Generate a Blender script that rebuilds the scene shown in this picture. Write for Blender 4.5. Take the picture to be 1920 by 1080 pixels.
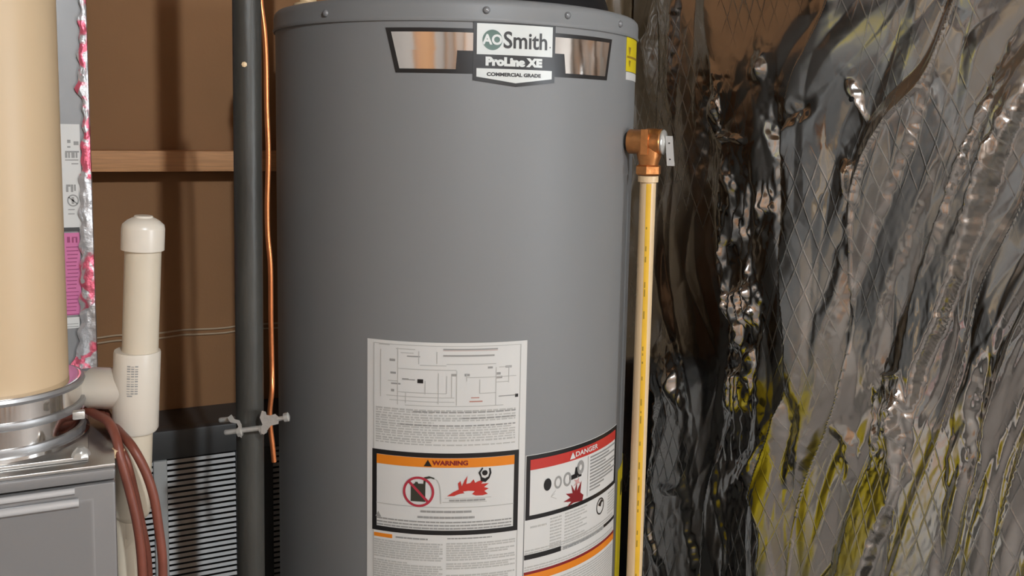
import bpy, math, random
import numpy as np
from math import sin, cos, pi, radians, degrees

# ------------------------------------------------------------------ clear
for o in list(bpy.data.objects):
    bpy.data.objects.remove(o)
SC = bpy.context.scene
COL = SC.collection
random.seed(7)

# ------------------------------------------------------------------ camera
FPX, PPY = 1700.0, 420.0
PITCH, ROLL, YAW = radians(6.25), radians(1.1), radians(25.0)
_fw = np.array([0, cos(PITCH), -sin(PITCH)])
_rt = np.array([1.0, 0, 0])
_up = np.cross(_rt, _fw)
_R = cos(ROLL) * _rt + sin(ROLL) * _up
_U = -sin(ROLL) * _rt + cos(ROLL) * _up
_RZ = np.array([[cos(YAW), sin(YAW), 0], [-sin(YAW), cos(YAW), 0], [0, 0, 1]])
CR, CU, CF = _RZ @ _R, _RZ @ _U, _RZ @ _fw
EYE = np.array([0, 0, 1.30])

cam = bpy.data.cameras.new('camera')
cam.sensor_fit = 'HORIZONTAL'
cam.sensor_width = 36.0
cam.lens = 36.0 * FPX / 1920.0
cam.shift_y = -(540 - PPY) / 1920.0
cam.clip_start = 0.02
co = bpy.data.objects.new('camera', cam)
COL.objects.link(co)
from mathutils import Matrix, Vector
co.matrix_world = Matrix(((CR[0], CU[0], -CF[0], EYE[0]), (CR[1], CU[1], -CF[1], EYE[1]),
                          (CR[2], CU[2], -CF[2], EYE[2]), (0, 0, 0, 1)))
SC.camera = co

# ------------------------------------------------------------------ world, light, exposure
w = bpy.data.worlds.new('world')
SC.world = w
w.use_nodes = True
w.node_tree.nodes['Background'].inputs[0].default_value = (0.9, 0.95, 1.0, 1)
w.node_tree.nodes['Background'].inputs[1].default_value = 0.02
BULB_POS = (0.296, -1.186, 2.22)
BULB_STRENGTH = 2240.0
FILL_POS = (2.15, -1.57, 1.30)
FILL_STRENGTH = 245.0
SC.view_settings.view_transform = 'Standard'
SC.view_settings.look = 'None'
SC.view_settings.gamma = 1.0
SC.view_settings.use_curve_mapping = False
SC.view_settings.exposure = 0.0


# ------------------------------------------------------------------ survey helpers: turn a sight line into a point at a known distance
def ray(px, py):
    return (px - 960) / FPX * CR - (py - PPY) / FPX * CU + CF
def at_Y(px, py, Y):
    d = ray(px, py); return EYE + d * (Y / d[1])
def at_X(px, py, X):
    d = ray(px, py); return EYE + d * (X / d[0])
def at_Z(px, py, Z):
    d = ray(px, py); return EYE + d * ((Z - EYE[2]) / d[2])
def at_D(px, py, D):
    d = ray(px, py); return EYE + d * (D / (d[0] * sin(YAW) + d[1] * cos(YAW)))
TC = _RZ @ np.array([-0.083, 1.328, 0])
TR = 0.255
def on_tank(px, py, r=TR):
    d = ray(px, py)
    a = d[0]**2 + d[1]**2; b = -2 * (d[0]*TC[0] + d[1]*TC[1]); c = TC[0]**2 + TC[1]**2 - r*r
    t = (-b - math.sqrt(max(b*b - 4*a*c, 0))) / (2*a)
    P = EYE + d * t
    return math.atan2(P[0]-TC[0], -(P[1]-TC[1])), P[2]      # angle (0 faces -Y), height


# ------------------------------------------------------------------ materials
def lin(c):
    return tuple((x/12.92 if x <= 0.04045 else ((x+0.055)/1.055)**2.4) for x in c)
def rgb(r, g, b):
    return lin((r/255, g/255, b/255)) + (1,)
def mat(name, col, rough=0.5, metal=0.0, var=0.0, vscale=20, bump=0.0, bscale=60, coat=0.0, rvar=0.0,
        stretch=(1, 1, 1), emit=0.0, spec=None):
    m = bpy.data.materials.new(name); m.use_nodes = True
    nt = m.node_tree; b = nt.nodes['Principled BSDF']
    b.inputs['Base Color'].default_value = col
    b.inputs['Roughness'].default_value = rough
    b.inputs['Metallic'].default_value = metal
    if spec is not None: b.inputs['Specular IOR Level'].default_value = spec
    if coat:
        b.inputs['Coat Weight'].default_value = coat
        b.inputs['Coat Roughness'].default_value = 0.12
    if emit:
        b.inputs['Emission Color'].default_value = col
        b.inputs['Emission Strength'].default_value = emit
    tc = nt.nodes.new('ShaderNodeTexCoord'); mp = nt.nodes.new('ShaderNodeMapping')
    mp.inputs['Scale'].default_value = stretch
    nt.links.new(tc.outputs['Object'], mp.inputs['Vector'])
    n = nt.nodes.new('ShaderNodeTexNoise'); n.inputs['Scale'].default_value = vscale; n.inputs['Detail'].default_value = 4
    nt.links.new(mp.outputs[0], n.inputs['Vector'])
    if var:
        r = nt.nodes.new('ShaderNodeValToRGB')
        r.color_ramp.elements[0].position = 0.3; r.color_ramp.elements[1].position = 0.7
        r.color_ramp.elements[0].color = tuple(max(0, x*(1-var)) for x in col[:3]) + (1,)
        r.color_ramp.elements[1].color = tuple(min(1, x*(1+var)) for x in col[:3]) + (1,)
        nt.links.new(n.outputs['Fac'], r.inputs['Fac']); nt.links.new(r.outputs['Color'], b.inputs['Base Color'])
    if rvar:
        mr = nt.nodes.new('ShaderNodeMapRange')
        mr.inputs['To Min'].default_value = max(0.02, rough-rvar); mr.inputs['To Max'].default_value = rough+rvar
        nt.links.new(n.outputs['Fac'], mr.inputs['Value']); nt.links.new(mr.outputs[0], b.inputs['Roughness'])
    if bump:
        n2 = nt.nodes.new('ShaderNodeTexNoise'); n2.inputs['Scale'].default_value = bscale; n2.inputs['Detail'].default_value = 5
        nt.links.new(mp.outputs[0], n2.inputs['Vector'])
        bp = nt.nodes.new('ShaderNodeBump'); bp.inputs['Strength'].default_value = bump; bp.inputs['Distance'].default_value = 0.01
        nt.links.new(n2.outputs['Fac'], bp.inputs['Height']); nt.links.new(bp.outputs[0], b.inputs['Normal'])
    return m

M = {}
M['wall_brown'] = mat('brown_wall', (0.309, 0.152, 0.064, 1), 0.85, var=0.05, vscale=6, bump=0.03, bscale=200)
M['wood'] = mat('pine_wood', (0.627, 0.310, 0.136, 1), 0.7, var=0.16, vscale=14, stretch=(1, 8, 20), bump=0.05, bscale=40)
M['wood_v'] = mat('pine_stud', (0.50, 0.27, 0.13, 1), 0.75, var=0.2, vscale=10, stretch=(12, 12, 1))
M['joist'] = mat('joist_wood', (0.42, 0.26, 0.13, 1), 0.8, var=0.2, vscale=10, stretch=(12, 1, 8))
M['concrete'] = mat('concrete', (0.30, 0.27, 0.245, 1), 0.85, var=0.15, vscale=5, bump=0.08, bscale=80)
M['drywall'] = mat('drywall', (0.46, 0.42, 0.38, 1), 0.9, var=0.03, vscale=4)
M['kraft'] = mat('kraft_paper', (0.20, 0.12, 0.07, 1), 0.8, var=0.1)
M['tank'] = mat('grey_enamel', (0.215, 0.215, 0.212, 1), 0.50, var=0.02, vscale=3, bump=0.012, bscale=18, stretch=(1, 1, 0.25))
M['tank_dark'] = mat('grey_enamel_screw', (0.24, 0.24, 0.24, 1), 0.25, metal=0.2)
M['black'] = mat('black_ink', (0.012, 0.011, 0.011, 1), 0.35)
M['hood'] = mat('black_hood', (0.012, 0.012, 0.013, 1), 0.45, bump=0.05)
M['chrome'] = mat('mirror_film', (0.80, 0.78, 0.76, 1), 0.10, metal=1.0, bump=0.01, bscale=30)
M['paper'] = mat('white_label_paper', (0.66, 0.64, 0.60, 1), 0.45, var=0.03, vscale=8)
M['paper_w'] = mat('white_badge', (0.68, 0.69, 0.65, 1), 0.3)
M['grey_ink'] = mat('grey_print', (0.30, 0.29, 0.27, 1), 0.5)
M['lite_ink'] = mat('pale_print', (0.46, 0.445, 0.41, 1), 0.5)
M['red_ink'] = mat('red_print', (0.50, 0.035, 0.025, 1), 0.4)
M['dkred_ink'] = mat('dark_red_print', (0.22, 0.012, 0.015, 1), 0.4)
M['orange_ink'] = mat('orange_print', (0.75, 0.22, 0.012, 1), 0.4)
M['pink_ink'] = mat('pink_print', (0.62, 0.17, 0.34, 1), 0.45)
M['green_ink'] = mat('green_print', (0.07, 0.135, 0.105, 1), 0.35)
M['yellow'] = mat('yellow_label', (0.72, 0.56, 0.01, 1), 0.4, var=0.04)
M['brass'] = mat('brass', (0.694, 0.300, 0.106, 1), 0.32, metal=0.9, var=0.2, vscale=60, bump=0.08, bscale=150)
M['zinc'] = mat('zinc', (0.60, 0.59, 0.55, 1), 0.30, metal=0.6, bump=0.1, bscale=200)
M['lever'] = mat('lever_steel', (0.72, 0.72, 0.70, 1), 0.35, metal=0.5)
M['copper'] = mat('copper', (0.806, 0.280, 0.106, 1), 0.3, metal=0.85, var=0.12, vscale=30)
M['iron'] = mat('black_iron', (0.052, 0.050, 0.043, 1), 0.42, metal=0.25, var=0.35, vscale=18, stretch=(1, 1, 0.3), bump=0.06, bscale=120, rvar=0.1)
M['pvc'] = mat('white_pvc', (0.665, 0.596, 0.500, 1), 0.32, var=0.02)
M['pvc_c'] = mat('cream_pvc_pipe', (0.616, 0.532, 0.410, 1), 0.35, var=0.03)
M['vent'] = mat('cream_vent_pipe', (0.602, 0.441, 0.270, 1), 0.42, var=0.02, vscale=3)
M['cpvc'] = mat('cream_cpvc', (0.766, 0.558, 0.325, 1), 0.38, var=0.03)
M['stripe'] = mat('yellow_stripe', (0.787, 0.450, 0.032, 1), 0.4, var=0.06, vscale=30)
M['olive_ink'] = mat('olive_print', (0.32, 0.20, 0.02, 1), 0.5)
M['furnace'] = mat('furnace_enamel', (0.196, 0.189, 0.183, 1), 0.26, coat=.4, var=0.04, vscale=5, bump=0.01, bscale=60)
M['galv'] = mat('galvanised', (0.50, 0.49, 0.47, 1), 0.28, metal=0.9, var=0.12, vscale=25)
M['collar'] = mat('bright_steel', (0.72, 0.70, 0.68, 1), 0.10, metal=1.0)
M['band'] = mat('dull_steel_band', (0.36, 0.36, 0.36, 1), 0.4, metal=0.75)
M['cable'] = mat('brown_cable', (0.187, 0.053, 0.032, 1), 0.45, var=0.12, vscale=40)
M['dark_metal'] = mat('dark_grey_metal', (0.055, 0.055, 0.054, 1), 0.45, var=0.05)
M['slat'] = mat('slat_grey', (0.40, 0.385, 0.365, 1), 0.42, var=0.08, vscale=15)
M['slot'] = mat('slot_black', (0.010, 0.010, 0.010, 1), 0.7)
M['post'] = mat('post_grey', (0.42, 0.42, 0.40, 1), 0.5)
M['duct'] = mat('duct_grey', (0.24, 0.235, 0.23, 1), 0.45, metal=0.2, var=0.05)
M['wire'] = mat('tan_wire', (0.515, 0.380, 0.246, 1), 0.5)
M['bulb'] = mat('lit_bulb', (0.87, 0.955, 1.03, 1), 0.5, emit=BULB_STRENGTH)
M['fill_glow'] = mat('fill_globe_glow', (0.87, 0.955, 1.03, 1), 0.5, emit=FILL_STRENGTH)
M['porcelain'] = mat('porcelain', (0.75, 0.74, 0.7, 1), 0.3)

# foil tape: silver with broken red lettering
def tape_mat():
    m = mat('printed_foil_tape', (0.52, 0.51, 0.51, 1), 0.34, metal=0.6, bump=0.30, bscale=50)
    nt = m.node_tree; b = nt.nodes['Principled BSDF']
    tc = nt.nodes['Texture Coordinate']; mp = nt.nodes.new('ShaderNodeMapping')
    mp.inputs['Scale'].default_value = (1.2, 1.2, 0.75)
    n = nt.nodes.new('ShaderNodeTexNoise'); n.inputs['Scale'].default_value = 55; n.inputs['Detail'].default_value = 2; n.inputs['Distortion'].default_value = 1.2
    n2 = nt.nodes.new('ShaderNodeTexNoise'); n2.inputs['Scale'].default_value = 13; n2.inputs['Detail'].default_value = 1
    mul = nt.nodes.new('ShaderNodeMath'); mul.operation = 'MULTIPLY'
    r = nt.nodes.new('ShaderNodeValToRGB')
    r.color_ramp.elements[0].position = 0.262; r.color_ramp.elements[1].position = 0.32
    r.color_ramp.elements[0].color = (0.52, 0.51, 0.51, 1); r.color_ramp.elements[1].color = (0.66, 0.13, 0.19, 1)
    nt.links.new(tc.outputs['Object'], mp.inputs[0]); nt.links.new(mp.outputs[0], n.inputs['Vector']); nt.links.new(mp.outputs[0], n2.inputs['Vector'])
    nt.links.new(n.outputs['Fac'], mul.inputs[0]); nt.links.new(n2.outputs['Fac'], mul.inputs[1])
    nt.links.new(mul.outputs[0], r.inputs['Fac']); nt.links.new(r.outputs['Color'], b.inputs['Base Color'])
    return m
M['tape'] = tape_mat()


# foil facing: metal film over a diamond scrim of glass threads (fine relief)
def foil_mat():
    m = bpy.data.materials.new('scrim_foil'); m.use_nodes = True
    nt = m.node_tree; b = nt.nodes['Principled BSDF']; N = nt.nodes.new; Lk = nt.links.new
    b.inputs['Metallic'].default_value = 1.0
    b.inputs['Base Color'].default_value = (0.66, 0.65, 0.63, 1)
    tc = N('ShaderNodeTexCoord'); sx = N('ShaderNodeSeparateXYZ'); Lk(tc.outputs['Object'], sx.inputs[0])
    def math_(op, a, bb):
        x = N('ShaderNodeMath'); x.operation = op
        for i, v in enumerate((a, bb)):
            if v is None: continue
            if isinstance(v, (int, float)): x.inputs[i].default_value = v
            else: Lk(v, x.inputs[i])
        return x.outputs[0]
    nz = N('ShaderNodeTexNoise'); nz.inputs['Scale'].default_value = 9; nz.inputs['Detail'].default_value = 1
    Lk(tc.outputs['Object'], nz.inputs['Vector'])
    wob = math_('MULTIPLY', math_('SUBTRACT', nz.outputs['Fac'], 0.5), 0.6)
    def lines(k):
        ph = math_('ADD', math_('DIVIDE', math_('ADD', sx.outputs['Y'], math_('MULTIPLY', sx.outputs['Z'], k)), 0.026), wob)
        fr = math_('FRACT', ph, None)
        d = math_('ABSOLUTE', math_('SUBTRACT', fr, 0.5), None)
        mr = N('ShaderNodeMapRange'); mr.interpolation_type = 'SMOOTHSTEP'
        mr.inputs['From Min'].default_value = 0.0; mr.inputs['From Max'].default_value = 0.07
        mr.inputs['To Min'].default_value = 1.0; mr.inputs['To Max'].default_value = 0.0
        Lk(d, mr.inputs['Value']); return mr.outputs[0]
    scrim = math_('MAXIMUM', lines(0.30), lines(-0.48))
    nm = N('ShaderNodeTexNoise'); nm.inputs['Scale'].default_value = 4.5; nm.inputs['Detail'].default_value = 1
    Lk(tc.outputs['Object'], nm.inputs['Vector'])
    ms = N('ShaderNodeMapRange'); ms.inputs['From Min'].default_value = 0.47; ms.inputs['From Max'].default_value = 0.60
    Lk(nm.outputs['Fac'], ms.inputs['Value'])
    scrim = math_('MULTIPLY', scrim, math_('ADD', math_('MULTIPLY', ms.outputs[0], 0.95), 0.05))
    n1 = N('ShaderNodeTexNoise'); n1.inputs['Scale'].default_value = 26; n1.inputs['Detail'].default_value = 4
    n2 = N('ShaderNodeTexNoise'); n2.inputs['Scale'].default_value = 5; n2.inputs['Detail'].default_value = 2
    for n in (n1, n2): Lk(tc.outputs['Object'], n.inputs['Vector'])
    mr = N('ShaderNodeMapRange'); mr.inputs['From Min'].default_value = 0.3; mr.inputs['From Max'].default_value = 0.7
    mr.inputs['To Min'].default_value = 0.10; mr.inputs['To Max'].default_value = 0.30
    Lk(n2.outputs['Fac'], mr.inputs['Value'])
    Lk(math_('ADD', mr.outputs[0], math_('MULTIPLY', scrim, 0.12)), b.inputs['Roughness'])
    h = math_('ADD', math_('MULTIPLY', n1.outputs['Fac'], 0.16), math_('MULTIPLY', scrim, 0.24))
    bp = N('ShaderNodeBump'); bp.inputs['Strength'].default_value = 0.30; bp.inputs['Distance'].default_value = 0.004
    Lk(h, bp.inputs['Height']); Lk(bp.outputs[0], b.inputs['Normal'])
    return m
M['foil'] = foil_mat()


# ------------------------------------------------------------------ mesh builder
class MB:
    def __init__(s): s.v = []; s.f = []
    def add(s, v, f):
        n = len(s.v); s.v += [tuple(map(float, p)) for p in v]; s.f += [tuple(i + n for i in q) for q in f]; return s
    def box(s, a, b, bev=0.0):
        (x0, y0, z0), (x1, y1, z1) = a, b
        x0, x1 = min(x0, x1), max(x0, x1); y0, y1 = min(y0, y1), max(y0, y1); z0, z1 = min(z0, z1), max(z0, z1)
        if bev <= 0:
            return s.add([(x0,y0,z0),(x1,y0,z0),(x1,y1,z0),(x0,y1,z0),(x0,y0,z1),(x1,y0,z1),(x1,y1,z1),(x0,y1,z1)],
                         [(0,3,2,1),(4,5,6,7),(0,1,5,4),(1,2,6,5),(2,3,7,6),(3,0,4,7)])
        import bmesh
        bm = bmesh.new(); bmesh.ops.create_cube(bm, size=1)
        for v in bm.verts:
            v.co = Vector(((x0+x1)/2 + v.co.x*(x1-x0), (y0+y1)/2 + v.co.y*(y1-y0), (z0+z1)/2 + v.co.z*(z1-z0)))
        bmesh.ops.bevel(bm, geom=bm.edges[:], offset=bev, segments=2, affect='EDGES', profile=0.5)
        bm.verts.index_update()
        s.add([v.co[:] for v in bm.verts], [[v.index for v in f.verts] for f in bm.faces]); bm.free(); return s
    def lathe(s, base, axis, prof, n=48, caps=True, a0=0.0):
        """prof: list of (distance along the axis, radius)"""
        base = np.array(base, float); ax = np.array(axis, float); ax /= np.linalg.norm(ax)
        t = np.array([0, 0, 1.0]) if abs(ax[2]) < 0.9 else np.array([1.0, 0, 0])
        e1 = np.cross(ax, t); e1 /= np.linalg.norm(e1); e2 = np.cross(ax, e1)
        V = []; F = []
        for (h, r) in prof:
            for k in range(n):
                a = a0 + 2*pi*k/n
                V.append(base + ax*h + r*(cos(a)*e1 + sin(a)*e2))
        for i in range(len(prof)-1):
            for k in range(n):
                k2 = (k+1) % n
                F.append((i*n+k, i*n+k2, (i+1)*n+k2, (i+1)*n+k))
        if caps:
            F.append(tuple(range(n))[::-1]); m = (len(prof)-1)*n; F.append(tuple(m+k for k in range(n)))
        return s.add(V, F)
    def tube(s, pts, r, n=12, sub=6, caps=True):
        P = [np.array(p, float) for p in pts]
        if len(P) > 2 and sub > 1:
            Q = []
            for i in range(len(P)-1):
                p0 = P[max(i-1, 0)]; p1 = P[i]; p2 = P[i+1]; p3 = P[min(i+2, len(P)-1)]
                for k in range(sub):
                    t = k/sub
                    Q.append(0.5*((2*p1) + (-p0+p2)*t + (2*p0-5*p1+4*p2-p3)*t*t + (-p0+3*p1-3*p2+p3)*t**3))
            Q.append(P[-1]); P = Q
        T = [(P[min(i+1, len(P)-1)] - P[max(i-1, 0)]) for i in range(len(P))]
        T = [t/np.linalg.norm(t) for t in T]
        u = np.cross(T[0], [0.13, 0.2, 0.97] if abs(T[0][2]) < 0.9 else [1, 0.1, 0]); u /= np.linalg.norm(u)
        V = []; F = []
        for i, p in enumerate(P):
            u = u - T[i]*np.dot(u, T[i]); u /= np.linalg.norm(u); v2 = np.cross(T[i], u)
            rr = r[i*len(r)//len(P)] if isinstance(r, (list, tuple)) else r
            for k in range(n):
                a = 2*pi*k/n; V.append(p + rr*(cos(a)*u + sin(a)*v2))
        for i in range(len(P)-1):
            for k in range(n):
                k2 = (k+1) % n; F.append((i*n+k, i*n+k2, (i+1)*n+k2, (i+1)*n+k))
        if caps:
            F.append(tuple(range(n))[::-1]); m = (len(P)-1)*n; F.append(tuple(m+k for k in range(n)))
        return s.add(V, F)
    def build(s, name, m, parent=None, smooth=True, angle=38):
        me = bpy.data.meshes.new(name)
        off = np.array(ORIG.get(parent.name, (0, 0, 0))) if parent is not None else np.zeros(3)
        me.from_pydata([tuple(np.array(p) - off) for p in s.v], [], s.f)
        me.update()
        import bmesh
        bm = bmesh.new(); bm.from_mesh(me); bmesh.ops.recalc_face_normals(bm, faces=bm.faces[:]); bm.to_mesh(me); bm.free()
        if smooth:
            me.polygons.foreach_set('use_smooth', [True]*len(me.polygons)); me.set_sharp_from_angle(angle=radians(angle))
        me.materials.append(m)
        o = bpy.data.objects.new(name, me); COL.objects.link(o)
        if name in STUFF: o['kind'] = 'stuff'
        if parent is not None:
            o.parent = parent; ORIG[o.name] = tuple(off)
        else:
            ORIG[o.name] = (0, 0, 0)
        return o
ORIG = {}
STUFF = {'label_print', 'diagram_notes', 'red_notes', 'fine_print', 'bold_print', 'panel_print', 'wiring_diagram', 'printed_marks', 'stripe_print', 'sticker_print', 'margin_rule', 'panel_rules', 'black_marks'}
def thing(name, label, cat, loc, group=None):
    o = bpy.data.objects.new(name, None); COL.objects.link(o); o.empty_display_size = 0.05
    o.location = tuple(map(float, loc)); ORIG[o.name] = tuple(map(float, loc))
    o['label'] = label; o['category'] = cat
    if group: o['group'] = group
    return o
def tag(o, label, cat, group=None):
    o['label'] = label; o['category'] = cat
    if group: o['group'] = group
    return o
def struct(o): o['kind'] = 'structure'; return o
def bx(name, a, b, m, parent=None, bev=0.0): return MB().box(a, b, bev).build(name, m, parent)


# ------------------------------------------------------------------ the room
BACK_Y, RIGHT_X, FAR_X = 1.62, 1.06, 3.3
X0, Y0, CEIL = -1.6, -2.6, 2.40
struct(bx('floor', (X0, Y0, -0.06), (FAR_X, BACK_Y, 0.0), M['concrete']))
ceiling = struct(bx('ceiling', (X0, Y0, CEIL), (FAR_X, BACK_Y, CEIL+0.05), M['kraft']))
for k in range(11):
    y = Y0 + 0.2 + k*0.40
    bx('joist', (X0, y, CEIL-0.10), (FAR_X, y+0.045, CEIL), M['joist'], ceiling)
struct(bx('wall_back', (X0, BACK_Y, 0), (RIGHT_X+0.10, BACK_Y+0.06, CEIL), M['wall_brown']))
struct(bx('wall_right', (RIGHT_X, 0.58, 0), (RIGHT_X+0.10, BACK_Y, CEIL-.10), M['drywall']))
wr = struct(bx('wall_rear', (X0, Y0-0.06, 0), (FAR_X, Y0, CEIL), mat('rear_panel', (0.62, 0.53, 0.46, 1), 0.85, var=.05)))
for k in range(12):
    x = X0 + 0.05 + k*0.41
    bx('stud', (x, Y0, 0), (x+0.045, Y0+0.09, CEIL-0.1), M['wood_v'], wr)
struct(bx('wall_far_right', (FAR_X, Y0, 0), (FAR_X+.06, BACK_Y, CEIL), M['drywall']))
struct(bx('wall_back_right', (RIGHT_X+.10, BACK_Y, 0), (FAR_X, BACK_Y+.06, CEIL), M['drywall']))
wl = struct(bx('wall_left', (X0-0.06, Y0, 0), (X0, BACK_Y, CEIL), M['drywall']))

d1 = struct(bx('added_door', (X0+.0005, -1.70, .01), (X0+.04, -.86, 2.03), mat('added_door_stain', (0.50, 0.235, 0.095, 1), 0.4, var=.12, vscale=8, stretch=(8, 8, 1)), None, .003))  # unseen door, added so the chrome nameplate has something orange to reflect
for zz in (.25, 1.15):
    bx('added_door_panel', (X0+.0405, -1.58, zz), (X0+.048, -.98, zz+.72), M['wood_v'], d1, .003)
MB().lathe((X0+.0405, -1.62, 1.0), (1, 0, 0), [(0, .026), (.008, .026), (.012, .012), (.03, .012), (.04, .027), (.055, .027), (.062, .015)], 20).build('added_door_knob', M['brass'], d1)
for k, (ya, yb, zb_, zt_) in enumerate(((-1.79, -1.705, 0, 2.12), (-.855, -.77, 0, 2.12), (-1.70, -.86, 2.035, 2.12))):
    struct(bx('added_trim_%d' % (k+1), (X0+.0005, ya, zb_+.001), (X0+.02, yb, zt_), M['wood_v'], None, .002))  # frame of the added door

# bare bulb in its porcelain holder on the ceiling, up to the right behind the photographer
def bulb(pos, m, label):
    bl = thing('ceiling_bulb', label, 'lamp', (pos[0], pos[1], CEIL-0.10))
    MB().lathe((pos[0], pos[1], CEIL-0.1095), (0, 0, -1), [(0, .058), (.012, .056), (.022, .034), (.04, .024)], 32).build('lamp_holder', M['porcelain'], bl)
    MB().lathe((pos[0], pos[1], CEIL-0.15), (0, 0, -1), [(0, .013), (.015, .015), (.03, .026), (.045, .034), (.06, .036), (.075, .032), (.088, .018), (.093, .004)], 32).build('bulb', m, bl)
    bx('mounting_block', (pos[0]-.07, pos[1]-.22, CEIL-.1095), (pos[0]+.07, pos[1]+.22, CEIL-.1005), M['joist'], bl)
bulb(BULB_POS, M['bulb'], 'lit bare bulb in a porcelain holder, behind the photographer')
sb = thing('fill_globe', 'added fill globe on a long cord, unseen past the end of the foil wall', 'lamp', (FILL_POS[0], FILL_POS[1], CEIL-0.10))  # added fill lamp, stands in for light the foil throws onto the tank
MB().tube([(FILL_POS[0], FILL_POS[1], CEIL-.001), (FILL_POS[0], FILL_POS[1], FILL_POS[2]+.07)], .004, 8, 1).build('cord', M['hood'], sb)
MB().lathe((FILL_POS[0], FILL_POS[1], FILL_POS[2]+.075), (0, 0, -1), [(0, .012), (.01, .019), (.04, .019)], 20).build('socket', M['hood'], sb)
MB().lathe((FILL_POS[0], FILL_POS[1], FILL_POS[2]+.036), (0, 0, -1), [(0, .020)] + [(.1 - .1*cos(a), max(.004, .1*sin(a))) for a in np.linspace(.25, pi, 16)], 40).build('globe', M['fill_glow'], sb)

# ------------------------------------------------------------------ wood ledger on the back wall and the wires stapled under it
zt, zb = at_Y(300, 283, BACK_Y-.058)[2], at_Y(300, 322, BACK_Y-.058)[2]
tag(bx('wood_ledger', (X0+.02, BACK_Y-.058, zb), (0.58, BACK_Y, zt), M['wood'], None, .0015),
    'long bare pine board fixed across the brown back wall', 'board')
for k, (ya, yb, lab) in enumerate(((633, 612, 'thin tan wire along the brown wall, upper of the two'), (643, 621, 'thin tan wire along the brown wall, lower of the two'))):
    pts = [at_Y(x, ya + (yb-ya)*(x-185)/255 + 1.5*sin(x*.05), BACK_Y-.003) for x in range(60, 560, 40)]
    tag(MB().tube(pts, .0016, 8, 3).build('wall_wire', M['wire']), lab, 'wire', 'wires along the back wall')

# ------------------------------------------------------------------ louvred cabinet low against the back wall
LY = 1.50
lz_top = at_Y(360, 803, LY)[2]; lz_g = at_Y(360, 856, LY)[2]
lx0, lx1 = 0.02, 0.95
lpx = lambda px, py=950: at_Y(px, py, LY)[0]
xm0, xm1 = lpx(289), lpx(315); xr = lpx(443); xs = lpx(513)
lv = thing('louvred_cabinet', 'dark grey metal cabinet with horizontal louvre slats, behind the black pipe', 'cabinet', ((lx0+lx1)/2, LY+.08, 0))
bx('back_box', (lx0, LY+.03, 0), (lx1, BACK_Y-.003, lz_top-.004), M['slot'], lv)
bx('top_cover', (lx0, LY+.0305, lz_top-.0035), (lx1, BACK_Y-.003, lz_top-.001), M['dark_metal'], lv)
bx('top_panel', (lx0, LY, lz_g), (lx1, LY+.03, lz_top), M['dark_metal'], lv, .002)
bx('side_frame', (xr, LY, 0), (xs, LY+.03, lz_g), M['dark_metal'], lv, .002)
bx('side_frame', (lx1-.02, LY, 0), (lx1, LY+.03, lz_g), M['dark_metal'], lv, .002)
bx('mullion', (xm0, LY-.004, 0), (xm1, LY+.03, lz_g), M['post'], lv, .002)
bx('side_frame', (lx0, LY, 0), (lx0+.02, LY+.03, lz_g), M['dark_metal'], lv, .002)
pitch = .0094
def slat_mesh(x0, x1):
    b = MB(); t = .0012
    prof = [(0.0, -.0020), (.0008, -.0025), (.0032, .0020), (.0026, .0027)]
    V = []; 
    for x in (x0, x1): V += [(x, p[0], p[1]) for p in prof]
    n = len(prof)
    F = [tuple(range(n)), tuple(range(n, 2*n))[::-1]] + [(i, (i+1) % n, n+(i+1) % n, n+i) for i in range(n)]
    return b.add(V, F)
for (a, b_) in ((lx0+.02, xm0), (xm1, xr), (xs, lx1-.02)):
    proto = None
    for k in range(int((lz_g-.02)/pitch)):
        z = lz_g - .006 - k*pitch
        if z < .30: break
        if proto is None:
            proto = slat_mesh(a, b_).build('slat', M['slat'], lv); o = proto
            me = proto.data
            me.transform(Matrix.Translation(Vector(ORIG[lv.name])))
        else:
            o = proto.copy(); COL.objects.link(o)
        o.location = Vector((0, LY+.002, z)) - Vector(ORIG[lv.name])
bx('lower_panel', (xm1, LY+.001, 0), (xr, LY+.03, .295), M['dark_metal'], lv, .002)
bx('lower_panel', (xs, LY+.001, 0), (lx1-.02, LY+.03, .295), M['dark_metal'], lv, .002)
bx('lower_panel', (lx0+.02, LY+.001, 0), (xm0, LY+.03, .295), M['dark_metal'], lv, .002)

# ------------------------------------------------------------------ furnace and what stands on it
FY = 0.84
FZ = at_Y(100, 883, FY)[2]
FX1 = at_Y(217, 900, FY)[0]
FX0 = FX1 - 0.53
P0 = at_Z(182, 692, FZ)
DY = P0[1]; DX1 = P0[0]
FB = DY-.003
fu = thing('furnace', 'grey steel furnace cabinet under the cream vent pipe', 'furnace', ((FX0+FX1)/2, (FY+FB)/2, 0))
bx('body', (FX0, FY+.02, 0), (FX1, FB, FZ-.004), M['furnace'], fu, .003)
bx('top_panel', (FX0, FY+.0, FZ-.0035), (FX1, FB, FZ), M['galv'], fu, .001)
zl = at_Y(100, 912, FY)[2]
bx('front_lip', (FX0, FY-.003, zl), (FX1, FY+.016, FZ-.0036), M['furnace'], fu, .0025)
door = bx('door', (FX0+.001, FY, .05), (FX1-.0005, FY+.018, zl-.003), M['furnace'], fu, .002)
def bead(a, b, r=.0035):
    mb = MB(); mb.tube([a, b], r, 12, 1); return mb
zb1, zb2 = at_Y(100, 930, FY)[2], at_Y(100, 945, FY)[2]
xb = at_Y(148, 938, FY)[0]; xv = at_Y(178, 960, FY)[0]; zv = at_Y(178, 945, FY)[2]
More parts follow.
